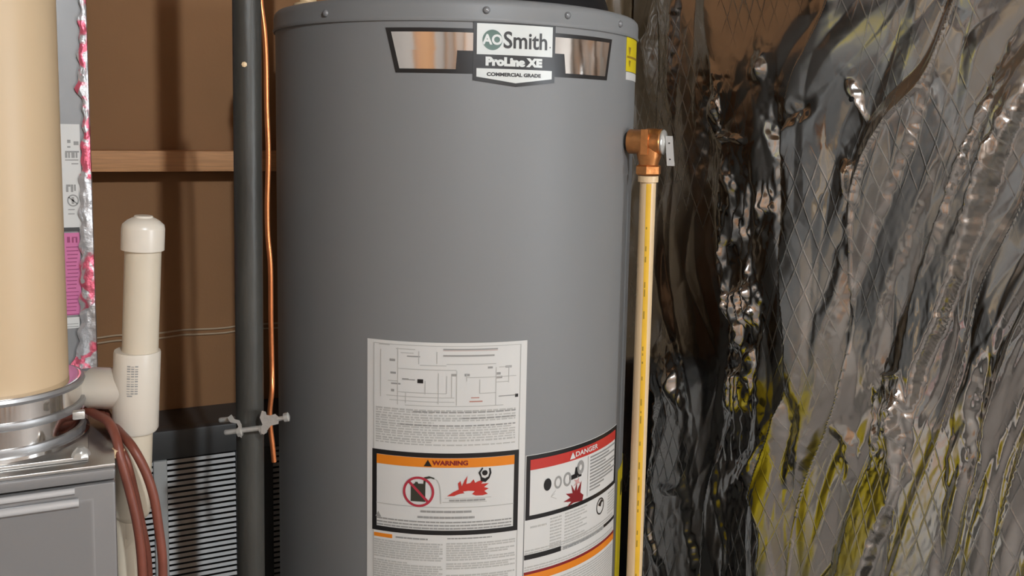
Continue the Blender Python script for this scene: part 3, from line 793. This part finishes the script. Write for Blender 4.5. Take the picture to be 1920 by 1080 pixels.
poly(bm_, [(-.008, .0005), (-.0035, .0070), (-.0020, .0060), (-.0055, .0005), (-.0035, -.0055), (.0005, -.0070), (.0045, -.0050), (.0060, .0000), (.0050, .0055), (.0070, .0060), (.0082, -.0005), (.0060, -.0070), (.0010, -.0120), (-.0050, -.0105), (-.0055, -.0050)], .0013, bp[0], bp[1])
bm_.build('burning_figure', M['black'], ins, smooth=False)
m = MB()
V = [cw(pcx + (.0195 + .0075*t + .002*sin(pi*t))/TR, pcz + .0172 - .028*t*t - .0035*t, TR+.0012) for t in np.linspace(0, 1, 14)]
V2 = [cw(pcx + (.0195 + .0075*t + .002*sin(pi*t) + .0012)/TR, pcz + .0172 - .028*t*t - .0035*t, TR+.0012) for t in np.linspace(0, 1, 14)]
m.add(V + V2, [(i, i+1, 15+i, 14+i) for i in range(13)])
sheet(m, fl(.485), fl(.78), fzv(.60), fzv(.592), .0012, .0002); sheet(m, fl(.50), fl(.81), fzv(.55), fzv(.544), .0012, .0002)
sheet(m, fl(.03), fl(.97), fzv(.664), fzv(.655), .0012, .0002)
m.build('panel_rules', M['lite_ink'], ins)
m = MB()
words(m, fl(.53), fl(.77), fzv(.562), .0022, .0013, rng, .0006)
words(m, fl(.34), fl(.68), fzv(.700), .0026, .0013, rng, .0005); words(m, fl(.32), fl(.70), fzv(.772), .0026, .0013, rng, .0005)
for k, v in enumerate((.835, .875, .912)): words(m, fl(.035), fl(.955), fzv(v), .0017, .0013, rng, .0008)
poly(m, [(-.004, -.003), (.004, -.003), (0, .004)], .0013, fl(.045), fzv(.80))
m.build('panel_print', M['grey_ink'], ins)
# below the panel
m = MB(); zz = fz0 - .0035
sheet(m, fl(.012), fl(.145), zz-.0048, zz, .0010).build('orange_tag', M['orange_ink'], ins)
m = MB(); words(m, fl(.17), fl(.39), zz-.0016, .0020, .0010, rng, .0006); words(m, fl(.52), fl(.82), zz-.0002, .0016, .0010, rng, .0006); m.build('bold_print', M['grey_ink'], ins)
m = MB(); z = zz-.0078; k = 0
while z > .66:
    words(m, fl(.012), fl(.49), z, .0019, .0010, rng, .0009, rng.choice((1, 1, 1, .95, .5)))
    if k not in (11, 12): words(m, fl(.515), fl(.985), z+.001, .0019, .0010, rng, .0009, rng.choice((1, 1, 1, .9, .6)))
    z -= .0030 if k % 8 != 7 else .0052; k += 1
m.build('fine_print', M['lite_ink'], ins)

# the right-hand danger label
w0, w1 = T(986, 900), T(1153, 860)
wz1, wz0 = (Z(987.5, 853)+Z(1153, 799.5))/2, (Z(986, 975.5)+Z(1151, 905.5))/2
wn = sheet(MB(), w0-.004, w1+.004, .52, wz1+.0006, .0006).build('danger_label', M['paper'], wh)
frame(MB(), w0, w1, wz0, wz1, .0055, .0011).build('danger_frame', M['black'], wn)
wl_ = lambda f: w0 + (w1-w0)*f
wv = lambda v: wz1 - (wz1-wz0)*v
hd = sheet(MB(), w0+.0055/TR, w1-.0055/TR, wv(.225), wv(.065), .0011).build('red_header', M['red_ink'], wn)
text(hd, 'DANGER', T(1100, 832), wv(.145), .0092, M['paper_w'], .0016, 'header_lettering', sx=1.25, bold=.0002)
poly(MB(), [(-.005, -.004), (.005, -.004), (0, .005)], .0016, T(1073, 842), wv(.150)).build('alert_triangle', M['paper_w'], hd)
m = MB()
sheet(m, wl_(.555), wl_(.562), wv(.90), wv(.25), .0011, .0002)
# outline of a jet of water spreading
for (p, q_) in (((.20, .70), (.45, .50)), ((.20, .70), (.40, .93)), ((.20, .70), (.24, .62))):
    ta, za, tb, zb2_ = wl_(p[0]), wv(p[1]), wl_(q_[0]), wv(q_[1])
    m.add([cw(ta, za, TR+.0011), cw(tb, zb2_, TR+.0011), cw(tb, zb2_-.001, TR+.0011), cw(ta, za-.001, TR+.0011)], [(0, 1, 2, 3)])
m.build('scald_outline', M['lite_ink'], wn)
m = MB()
for k in range(11): words(m, wl_(.585), wl_(.97), wv(.27 + .054*k), .0022, .0012, rng, .0007, (1, .7, 1, .55, 1, 1, .8, 1, .9, .5, .35)[k])
m.build('fine_print', M['grey_ink'], wn)
m = MB()
disc(m, wl_(.17), wv(.50), .0082, 0, .0012, 24, .7); 
poly(m, [(-.012, -.003), (.010, -.002), (.010, .004), (.004, .0045), (.0035, .0125), (-.0015, .0125), (-.003, .004), (-.012, .003)], .0012, wl_(.43), wv(.50))
m.build('tap_mark', M['black'], wn, smooth=False)
m = MB()
disc(m, wl_(.26), wv(.505), .0085, .0055, .0012, 24, .7); disc(m, wl_(.345), wv(.50), .0095, .0062, .0012, 24, .7); disc(m, wl_(.475), wv(.38), .0095, .004, .0012, 24, .7)
m.build('tap_handle_mark', M['grey_ink'], wn, smooth=False)
m = MB()
poly(m, [(-.020, -.004), (-.008, -.001), (-.016, .006), (-.004, .004), (-.007, .0165), (-.0005, .006), (.0035, .0165), (.004, .005), (.0125, .0165), (.0105, .001), (.017, -.004), (.015, -.0115), (-.002, -.0095), (-.014, -.0125), (-.006, -.007)], .0012, wl_(.42), wv(.80))
m.build('scalded_hand', M['dkred_ink'], wn, smooth=False)
m = MB()
poly(m, [(-.007, -.004), (-.002, 0), (-.006, .005), (0, .003), (.004, .006), (.003, .001), (.007, -.003), (.001, -.002)], .0012, wl_(.44), wv(.60)); m.build('steam_mark', mat('pink_red_print', (.60, .33, .30, 1), .5), wn, smooth=False)
# lower block: small tables, ring symbol, bars
m = MB()
for k in range(10): words(m, wl_(.20), wl_(.30), wz0-.004-.0042*k, .0020, .0010, rng, .001)
for k in range(10): words(m, wl_(.33), wl_(.56), wz0-.003-.0042*k, .0018, .0010, rng, .001, (1, .9, 1, .7, 1, .8, 1, .6, .9, 1)[k])
for k in range(4): words(m, wl_(.0), wl_(.97), wz0-.040-.0034*k, .0016, .0010, rng, .001)
for k in range(8): words(m, wl_(.86), wl_(.99), wz0-.006-.0040*k, .0016, .0010, rng, .001)
for k in range(3): words(m, wl_(.0), wl_(.97), wz0-.062-.0034*k, .0016, .0010, rng, .001)
words(m, wl_(.04), wl_(.17), wz0-.009, .0024, .0010, rng, .001)
m.build('fine_print', M['lite_ink'], wn)
m = MB(); disc(m, wl_(.735), wz0-.016, .0118, .0098, .0011, 28, .85)
poly(m, [(-.006, .003), (.002, .009), (.008, .005), (.003, .004), (.001, -.001), (-.003, .001)], .0012, wl_(.735), wz0-.016); m.build('ring_symbol', M['black'], wn, smooth=False)
bz1, bz0 = Z(984, 1041), Z(984, 1050)
m = MB(); sheet(m, w0-.002, wl_(.30), bz0, bz1, .0011); sheet(m, wl_(.80), w1, bz0+.001, bz1-.001, .0011); m.build('black_bar', M['black'], wn)
m = MB(); sheet(m, wl_(.32), wl_(.79), bz0, bz1-.002, .0010); m.build('bar_print', mat('mid_grey_print', (.26, .26, .25, 1), .5), wn)
oz = Z(984, 1073)
sheet(MB(), w0-.002, w1, oz-.0035, oz, .0011).build('dark_red_bar', M['dkred_ink'], wn)
sheet(MB(), w0-.002, w1, oz-.013, oz-.0036, .0011).build('orange_bar', M['orange_ink'], wn)
m = MB(); z = oz-.018
while z > .60:
    words(m, wl_(.02), wl_(.97), z, .0017, .0010, rng, .001); z -= .0035
m.build('fine_print', M['lite_ink'], wn)

# yellow energy label wrapping out of sight on the right side, small caution sticker above
y0_ = T(1155, 950); 
yl = sheet(MB(), y0_+.012, y0_+.80, .52, Z(1154, 888), .0006).build('energy_label', M['yellow'], wh)
m = MB()
sheet(m, y0_+.30, y0_+.74, .70, .735, .0010); sheet(m, y0_+.30, y0_+.70, .655, .662, .0010); sheet(m, y0_+.30, y0_+.70, .63, .637, .0010); sheet(m, y0_+.10, y0_+.16, .77, .79, .0010)
m.build('label_print', M['black'], yl)
s0 = T(1174, 100)
st = sheet(MB(), s0, s0+.30, Z(1178, 134), Z(1178, 70), .0006).build('caution_sticker', M['yellow'], wh)
m = MB(); sheet(m, s0+.01, s0+.28, Z(1178, 109), Z(1178, 105), .0010, .0003); poly(m, [(-.002, .006), (.010, .006), (.004, -.005)], .0011, s0+.035, Z(1178, 97)); poly(m, [(-.002, .004), (.008, .004), (.003, -.005)], .0011, s0+.045, Z(1178, 119)); m.build('sticker_print', M['olive_ink'], st)
sheet(MB(), s0+.004, s0+.30, Z(1178, 150), Z(1178, 135.5), .0006).build('white_sticker', M['paper'], wh)

# black flue hood and cream nipple on the tank top
hc = at_D(1015, 0, 1.34)
hd_ = thing('flue_hood', 'black round flue hood on top of the grey tank', 'flue', (hc[0], hc[1], Z_TOP-.004))
MB().lathe((hc[0], hc[1], Z_TOP-.0034), (0, 0, 1), [(0, .105), (.012, .105), (.02, .098), (.10, .070), (.12, .052)], 48).build('skirt', M['hood'], hd_)
MB().lathe((hc[0], hc[1], Z_TOP+.115), (0, 0, 1), [(0, .051), (2.28-Z_TOP-.115, .051)], 40).build('flue_pipe', M['galv'], hd_)
nc = at_D(577, 0, 1.30)
ni = thing('cold_water_pipe', 'cream plastic pipe rising from the left rim of the tank top', 'pipe', (nc[0], nc[1], Z_TOP-.006))
MB().lathe((nc[0], nc[1], Z_TOP-.006), (0, 0, 1), [(0, .020), (.022, .020), (.024, .014)], 24).build('fitting', M['cpvc'], ni)
MB().lathe((nc[0], nc[1], Z_TOP+.017), (0, 0, 1), [(0, .012), (2.28-Z_TOP, .012)], 24).build('pipe', M['cpvc'], ni)

# ------------------------------------------------------------------ relief valve and discharge pipe
pcn = at_D(1206, 600, 1.215)
dirn = np.array([pcn[0]-TC[0], pcn[1]-TC[1], 0]); rad = np.linalg.norm(dirn); dirn /= rad
px_, py_ = pcn[0], pcn[1]
def vz(y): return at_D(1212, y, 1.215)[2]
zv0 = vz(266)
tp = thing('relief_valve', 'brass relief valve with silver lever on the right of the tank', 'valve', (px_, py_, zv0))
s0_ = np.array([TC[0], TC[1], zv0]) + dirn*(TR+.0008)
L_ = rad - TR
MB().lathe(s0_, dirn, [(0, .0125), (.004, .0125)], 24).build('thread', M['hood'], tp)
body = MB()
body.lathe(s0_ + dirn*.003, dirn, [(0, .0150), (.002, .0165), (L_-.010, .0165), (L_-.008, .0180), (L_+.006, .0180), (L_+.009, .0172), (L_+.012, .0178), (L_+.0135, .016)], 32)
ctr = np.array([px_, py_, zv0])
body.lathe(ctr, (0, 0, -1), [(0, .0165), (.018, .0165), (.028, .0135), (zv0-vz(318), .0125)], 32)
body = body.build('body', M['brass'], tp)
fdir = np.array([dirn[1], -dirn[0], 0.0])
if np.dot(fdir, CF) > 0: fdir = -fdir
# raised rib on the front of the body
e = ctr + fdir*.0172
MB().box((-.0045, -.003, -.016), (.0045, .003, .016), .001)
rb = MB()
V = []
for du_ in (-.0050, .0045):
    for dv in (.0, .0040):
        for dz in (-.0165, .0165):
            V.append(ctr + dirn*(du_-.002) + fdir*(.0152+dv) + np.array([0, 0, dz]))
rb.add(V, [(0, 1, 3, 2), (4, 5, 7, 6), (0, 1, 5, 4), (2, 3, 7, 6), (0, 2, 6, 4), (1, 3, 7, 5)]).build('rib', M['brass'], body)
MB().lathe((px_, py_, vz(328)), (0, 0, 1), [(0, .0155), (.002, .0175), (vz(309)-vz(328)-.002, .0175), (vz(309)-vz(328), .0150)], 6, a0=.3).build('outlet_nut', M['brass'], tp)
k0 = s0_ + dirn*(L_+.0165)
MB().lathe(k0, dirn, [(0, .0165), (.002, .0170), (.004, .0150), (.006, .0080), (.010, .0050)], 28).build('spring_cap', M['zinc'], tp)
# lever: a bent flat strip hanging down, with two holes marked by rivets
lv_ = MB(); c0_ = k0 + dirn*.007
def lv_pt(u, v, z): return c0_ + dirn*u + fdir*v + np.array([0, 0, z])
ztp, zbt = vz(254)-zv0, vz(309)-zv0
V = []
for (u, z) in ((.000, ztp-.002), (.001, ztp), (.004, ztp), (.006, 0), (.009, zbt), (.0065, zbt), (.0035, 0), (.0015, ztp-.003)):
    for v in (-.0015, .0075): V.append(lv_pt(u, v, z))
n = 8
lv_.add(V, [tuple(range(0, 16, 2)), tuple(range(1, 16, 2))[::-1]] + [(2*i, 2*((i+1) % n), 2*((i+1) % n)+1, 2*i+1) for i in range(n)])
pl = MB()
# front face plate of the lever
P4 = [(-.001, ztp), (.0085, ztp), (.0125, zbt), (.0025, zbt)]
V = [lv_pt(u, .0075, z) for u, z in P4] + [lv_pt(u, .0090, z) for u, z in P4]
lv_.add(V, [(0, 1, 2, 3), (7, 6, 5, 4), (0, 1, 5, 4), (1, 2, 6, 5), (2, 3, 7, 6), (3, 0, 4, 7)])
lv_ = lv_.build('lever', M['lever'], tp)
for f_ in (.24, .78):
    z = ztp + (zbt-ztp)*f_; u = .0036 + .0035*f_
    MB().lathe(lv_pt(u, .0090, z), fdir, [(0, .0011), (.0004, .0011)], 10).build('rivet_hole', M['slot'], lv_)

dp = thing('discharge_pipe', 'cream plastic discharge pipe with yellow stripe below the brass valve', 'pipe', (px_, py_, 0.12))
zt2 = vz(341)
MB().lathe((px_, py_, .12), (0, 0, 1), [(0, .0108), (zt2-.12, .0108)], 32).build('pipe', M['cpvc'], dp)
MB().lathe((px_, py_, zt2), (0, 0, 1), [(0, .0110), (0, .0136), (vz(329)-zt2-.0005, .0136)], 32).build('adapter', M['cpvc'], dp)
camdir = math.atan2(-py_, -px_)
def strip(mb, a0_, a1_, z0, z1, r):
    n = 5; V = []
    for i in range(n+1):
        a = camdir + a0_ + (a1_-a0_)*i/n
        V += [(px_+r*cos(a), py_+r*sin(a), z0), (px_+r*cos(a), py_+r*sin(a), z1)]
    mb.add(V, [(2*i, 2*i+2, 2*i+3, 2*i+1) for i in range(n)])
m = MB()
nseg = 30
zs = np.linspace(.13, zt2-.002, nseg+1)
V = []; F = []
for i, z in enumerate(zs):      # the stripe twists slowly round the pipe towards the floor
    sh = .10 + .34*(zt2-z)/(zt2-.5)
    for k in range(6):
        a = camdir + sh - .30 + .62*k/5
        V.append((px_+.01105*cos(a), py_+.01105*sin(a), z))
for i in range(nseg):
    for k in range(5): F.append((6*i+k, 6*i+k+1, 6*i+7+k, 6*i+6+k))
sp = m.add(V, F).build('stripe', M['stripe'], dp)
m = MB(); rng = random.Random(5); z = zt2-.02
while z > .35:
    h = rng.uniform(.003, .011); sh = .10 + .34*(zt2-z)/(zt2-.5)
    if rng.random() < .7: strip(m, sh-.20, sh-.06, z-h, z, .0112)
    z -= h + rng.uniform(.002, .012)
m.build('stripe_print', M['olive_ink'], sp)

# ------------------------------------------------------------------ foil-faced insulation hung on the right wall
FOX = 1.02
def foil_sheet():
    def grade(lo, hi, a, b, fine, coarse):
        v = [lo]
        while v[-1] < hi: v.append(v[-1] + (fine if a < v[-1] < b else coarse))
        return np.array(v)
    ys = grade(.60, 1.60, .60, 1.47, .0020, .012); zs = grade(.02, 2.26, .36, 1.52, .0020, .014)
    Yg, Zg = np.meshgrid(ys, zs)
    # survey coordinates of every node as seen along the wall (unit: about one millimetre)
    d0 = np.stack([np.full_like(Yg, FOX), Yg, Zg - EYE[2]], -1)
    zz = d0 @ CF; xx = d0 @ CR; yy = d0 @ CU
    zz = np.maximum(zz, .12)
    U_ = 960 + FPX*xx/zz; V_ = PPY - FPX*yy/zz
    U_ = np.clip(U_, 900, 2600); V_ = np.clip(V_, -1500, 2600)
    rs = np.random.RandomState(21)
    def hash2(ix, iy, s):
        h = (ix*374761393 + iy*668265263 + s*974634721) & 0xffffffff
        h = ((h ^ (h >> 13))*1274126177) & 0xffffffff
        return ((h ^ (h >> 16)) & 0xffff)/65535.0
    def vnoise(x, y, s):
        ix = np.floor(x).astype(np.int64); iy = np.floor(y).astype(np.int64); fx = x-ix; fy = y-iy
        fx = fx*fx*(3-2*fx); fy = fy*fy*(3-2*fy)
        a = hash2(ix, iy, s); b = hash2(ix+1, iy, s); c = hash2(ix, iy+1, s); d = hash2(ix+1, iy+1, s)
        return (a+(b-a)*fx)*(1-fy) + (c+(d-c)*fx)*fy
    def worley(x, y, s):
        ix = np.floor(x).astype(np.int64); iy = np.floor(y).astype(np.int64)
        f1 = np.full(x.shape, 9.0); f2 = np.full(x.shape, 9.0); idv = np.zeros(x.shape)
        for dx in (-1, 0, 1):
            for dy in (-1, 0, 1):
                jx = ix+dx; jy = iy+dy
                px = jx + hash2(jx, jy, s); py = jy + hash2(jx, jy, s+1)
                d = np.hypot(x-px, y-py)
                m1 = d < f1
                f2 = np.where(m1, f1, np.minimum(f2, d)); idv = np.where(m1, hash2(jx, jy, s+2), idv); f1 = np.where(m1, d, f1)
        return f1, f2, idv
    # folds fan out: upright beside the tank, leaning right further along the wall
    lean_ = .40*np.clip((U_-1330)/560, 0, 1.2)
    q = U_ + lean_*(V_-540) + 26*(vnoise(U_/130, V_/240, 3)-.5) * 2
    h = np.zeros_like(Yg)
    h += .030*vnoise(q/150, V_/700, 11)
    f1, f2, idv = worley(q/92, V_/430, 40); h += .010*(f2-f1)
    ph = q/118 + .55*(vnoise(U_/200+5, V_/330, 33)-.5) + .3
    fr = ph - np.floor(ph); cell = hash2(np.floor(ph).astype(np.int64), np.zeros(ph.shape, np.int64), 8)
    saw = np.where(fr < .84, 1-fr/.84, (fr-.84)/.16)
    h += saw*(.018 + .016*cell)*(1-.62*np.clip((U_-1600)/220, 0, 1))
    f1b, f2b, _ = worley(q/44+7, V_/210, 50); h += .0042*(f2b-f1b)
    crum = np.zeros_like(h)
    ca, cb, _ = worley(q/17, V_/38, 60); cc_, cd, _ = worley(q/9, V_/24, 70)
    fine = .0022*(cb-ca) + .0009*(cd-cc_)
    # individual pleats, ridges and dents: (kind, width, height, crumple, points)
    feats = [
        ('pleat', 32, .014, .3, [.004, (1398, 262), (1403, 345), (1395, 480), (1412, 620), (1402, 760), (1398, 900), (1420, 1000), (1418, 1090)]),
        ('ridge', 16, .009, .9, [(1372, 150), (1365, 230), (1372, 280), (1402, 300)]),
        ('pleat', 32, .022, .25, [-.011, (1960, 40), (1895, 180), (1850, 300), (1800, 430), (1755, 560), (1706, 690), (1690, 760), (1683, 880), (1640, 970), (1600, 1090)]),
        ('pleat', 26, .014, .3, [.018, (1246, 590), (1262, 680), (1276, 780), (1270, 860), (1282, 1000), (1310, 1090)]),
        ('ridge', 20, .010, .5, [(1240, 1), (1215, 90), (1228, 240)]), ('ridge', 14, .008, .3, [(1290, 10), (1282, 120), (1270, 260)]),
        ('ridge', 18, .008, .2, [(1690, 120), (1640, 300), (1600, 480), (1560, 620), (1530, 740)]),
        ('pleat', 24, .010, .1, [(1800, 110), (1755, 260), (1690, 420), (1640, 560), (1600, 700)]),
        ('dent', 22, -.012, 0, [(1476, 90), (1470, 230), (1490, 300), (1490, 450), (1510, 560)]),
        ('dent', 20, -.010, 0, [(1470, 245), (1520, 220), (1570, 180)]),
        ('dent', 22, -.012, 0, [(1350, 60), (1336, 230), (1330, 330), (1318, 420)]),
        ('ridge', 18, .010, .4, [(1535, 780), (1520, 860), (1500, 920)]), ('ridge', 16, .010, .4, [(1580, 770), (1605, 830), (1600, 900)]),
        ('ridge', 22, .010, .2, [(1440, 750), (1446, 830), (1420, 880), (1355, 950)]),
        ('dent', 20, -.010, 0, [(1500, 620), (1508, 780), (1490, 900)]),
        ('pleat', 42, .010, .05, [.012, (1760, 740), (1745, 900), (1720, 1090)]),
        ('crimp', 26, .017, .5, [(1404, 245), (1404, 345), (1394, 480), (1412, 620), (1402, 760), (1396, 910)]),
        ('crimp', 16, .015, .5, [(1368, 150), (1362, 220), (1368, 300)]), ('crimp', 12, .014, .5, [(1256, 620), (1268, 690), (1284, 790)]),
        ('crimp', 24, .015, .4, [(1696, 680), (1690, 780), (1680, 890)]), ('crimp', 14, .014, .5, [(1448, 330), (1456, 420), (1440, 470)]),
        ('ridge', 10, .012, 1.0, [(1258, 630), (1273, 690), (1287, 775)]), ('ridge', 9, .010, 1.0, [(1260, 903), (1284, 916), (1302, 904)]),
        ('ridge', 10, .012, .8, [(1458, 95), (1452, 125), (1447, 160)]), ('ridge', 9, .012, .6, [(1614, 140), (1630, 190), (1642, 240)]),
        ('ridge', 9, .012, .8, [(1600, 290), (1606, 335), (1597, 375)]), ('ridge', 11, .013, 1.0, [(1655, 688), (1688, 702), (1722, 694)]),
        ('ridge', 11, .013, 1.0, [(1366, 266), (1400, 258), (1432, 268)]), ('ridge', 10, .013, 1.0, [(1385, 290), (1400, 345), (1394, 410)]),
        ('ridge', 9, .012, 1.0, [(1420, 470), (1437, 560), (1430, 650)]), ('ridge', 9, .012, 1.0, [(1374, 470), (1380, 560), (1377, 650)]),
        ('ridge', 10, .013, .3, [(1930, 70), (1872, 190), (1828, 300), (1780, 430), (1742, 540)]), ('ridge', 9, .012, .3, [(1930, 150), (1884, 260), (1850, 360), (1800, 480)]),
        ('ridge', 9, .010, .8, [(1650, 700), (1664, 800), (1660, 880)]), ('ridge', 9, .010, .6, [(1716, 700), (1704, 800), (1694, 900)]),
        ('dent', 26, -.012, 0, [(1880, 600), (1850, 760), (1830, 1000)]),
    ]
    for kind, wd, amp, cr, pts in feats:
        best = np.full(Yg.shape, 1e9); lat = np.zeros(Yg.shape); arc = np.zeros(Yg.shape)
        tilt = pts[0] if not isinstance(pts[0], tuple) else 0.0
        if not isinstance(pts[0], tuple): pts = pts[1:]
        seg = [math.hypot(b[0]-a[0], b[1]-a[1]) for a, b in zip(pts[:-1], pts[1:])]; tot = sum(seg); acc = 0.0
        for (xa, ya), (xb_, yb_) in zip(pts[:-1], pts[1:]):
            vx, vy = xb_-xa, yb_-ya; L2 = vx*vx+vy*vy
            t = np.clip(((U_-xa)*vx + (V_-ya)*vy)/L2, 0, 1)
            dd = np.hypot(U_-xa-t*vx, (V_-ya-t*vy)); mm = dd < best
            best = np.where(mm, dd, best); lat = np.where(mm, ((U_-xa)*vy - (V_-ya)*vx)/math.sqrt(L2), lat)
            arc = np.where(mm, (acc + t*math.sqrt(L2))/tot, arc); acc += math.sqrt(L2)
        tap = np.clip(np.minimum(arc if pts[0][1] > 30 else 1, 1-arc if pts[-1][1] < 1050 else 1)/(.22 if kind == 'pleat' else .45), 0, 1); tap = tap*tap*(3-2*tap)
        best = best + (7 if kind == 'pleat' else 11)*(vnoise(U_/18, V_/34, 80)-.5) + 5*(vnoise(U_/7, V_/11, 81)-.5)
        if kind == 'crimp':      # tight sharp crimps whose long faces look along the wall
            s = np.clip((wd+5-best)/9, 0, 1); prof = s*s*(3-2*s)*tap*np.clip((vnoise(U_/34, V_/52, 82)-.22)*3.2, .0, 1)
            pp = lat/15 + 1.5*vnoise(U_/30, V_/42, 83) + .5*vnoise(U_/9, V_/16, 84); fp = pp-np.floor(pp)
            h += amp*np.where(fp < .82, 1-fp/.82, (fp-.82)/.18)*prof
        elif kind == 'pleat':
            s = np.clip((wd+9-best)/14, 0, 1); prof = s*s*(3-2*s)*tap; h += (-tilt*np.clip(lat/wd, -1.2, 1.2) + .8*abs(tilt))*prof
            h = h*(1-.8*prof) + (.012)*.8*prof + amp*prof
        elif kind == 'ridge': prof = np.clip(1-best/wd, 0, 1)*tap; h += amp*prof
        else: prof = np.clip(1-best/wd, 0, 1)**1.3*tap; h += amp*prof
        crum = np.maximum(crum, cr*np.clip((wd+14-best)/20, 0, 1))
    crum = np.clip(crum + .10 + .5*np.clip(vnoise(U_/90, V_/160, 90)-.62, 0, 1), 0, 1)
    h += fine*crum
    # the blanket bellies out a little towards the floor
    h += .030*np.clip((1.0-Zg)/.8, 0, 1)**1.5
    X = FOX + .012 - h
    X = np.minimum(X, RIGHT_X-.004)
    return X, Yg, Zg
Xg, Yg, Zg = foil_sheet()
nr, nc_ = Xg.shape
V = np.stack([Xg.ravel(), Yg.ravel(), Zg.ravel()], 1)
idx = np.arange(nr*nc_).reshape(nr, nc_)
quads = np.stack([idx[:-1, :-1].ravel(), idx[1:, :-1].ravel(), idx[1:, 1:].ravel(), idx[:-1, 1:].ravel()], 1)
fi = thing('foil_insulation', 'crumpled silver foil faced insulation blanket hung on the right wall', 'insulation', (FOX, .7, 0.02))
me = bpy.data.meshes.new('foil_facing')
me.vertices.add(len(V)); me.vertices.foreach_set('co', (V - np.array([FOX, .7, .02])).astype(np.float32).ravel())
me.loops.add(quads.size); me.loops.foreach_set('vertex_index', quads.astype(np.int32).ravel())
me.polygons.add(len(quads)); me.polygons.foreach_set('loop_start', np.arange(0, quads.size, 4, dtype=np.int32))
me.update(calc_edges=True); me.validate()
me.polygons.foreach_set('use_smooth', [True]*len(me.polygons))
me.materials.append(M['foil'])
fo = bpy.data.objects.new('foil_facing', me); COL.objects.link(fo); fo.parent = fi
bx('batt', (RIGHT_X-.0025, .61, .03), (RIGHT_X-.0005, 1.595, 2.25), M['paper'], fi)
# black staple through the facing
jj = np.argmin(abs(Yg[0]-at_X(1617, 185, FOX-.01)[1])); ii = np.argmin(abs(Zg[:, 0]-at_X(1617, 185, FOX-.01)[2]))
sp_ = V[idx[ii, jj]]
MB().lathe(sp_+np.array([.001, 0, 0]), (-1, 0, 0), [(0, .004), (.003, .0045), (.004, .003)], 10).build('staple', M['slot'], fi)

# kraft sheet added on the back wall, dark to tone down the foil's reflections
def corner_sheet():
    xs = np.linspace(.595, RIGHT_X-.035, 110); zs = np.linspace(lz_top+.004, 2.26, 300)
    Xc, Zc = np.meshgrid(xs, zs)
    rs = np.random.RandomState(4)
    h = np.zeros_like(Xc)
    for k in range(14):
        x0 = rs.uniform(.50, 1.02); wd = rs.uniform(.018, .045); amp = rs.uniform(.006, .020)
        path = x0 + .03*np.sin(Zc*rs.uniform(2, 6) + rs.uniform(0, 6)) + .008*np.sin(Zc*rs.uniform(15, 30))
        h = np.maximum(h, amp*np.clip(1-abs(Xc-path)/wd, 0, 1))
    h += .006*np.sin(Xc*40+2*np.sin(Zc*5)) + .002*np.sin(Zc*38+Xc*60)
    return Xc, BACK_Y - .008 - np.maximum(h, -.004), Zc
Xc, Yc, Zc = corner_sheet()
n1_, n2_ = Xc.shape
idc = np.arange(n1_*n2_).reshape(n1_, n2_)
mb = MB()
mb.add(np.stack([Xc.ravel(), Yc.ravel(), Zc.ravel()], 1), np.stack([idc[:-1, :-1].ravel(), idc[:-1, 1:].ravel(), idc[1:, 1:].ravel(), idc[1:, :-1].ravel()], 1).tolist())
mb.build('added_corner_kraft', mat('dark_corner_kraft', (0.15, 0.105, 0.06, 1), 0.38, var=.2, vscale=12), fi, angle=180)['label'] = 'brown kraft sheet added in the corner to darken what the foil reflects'
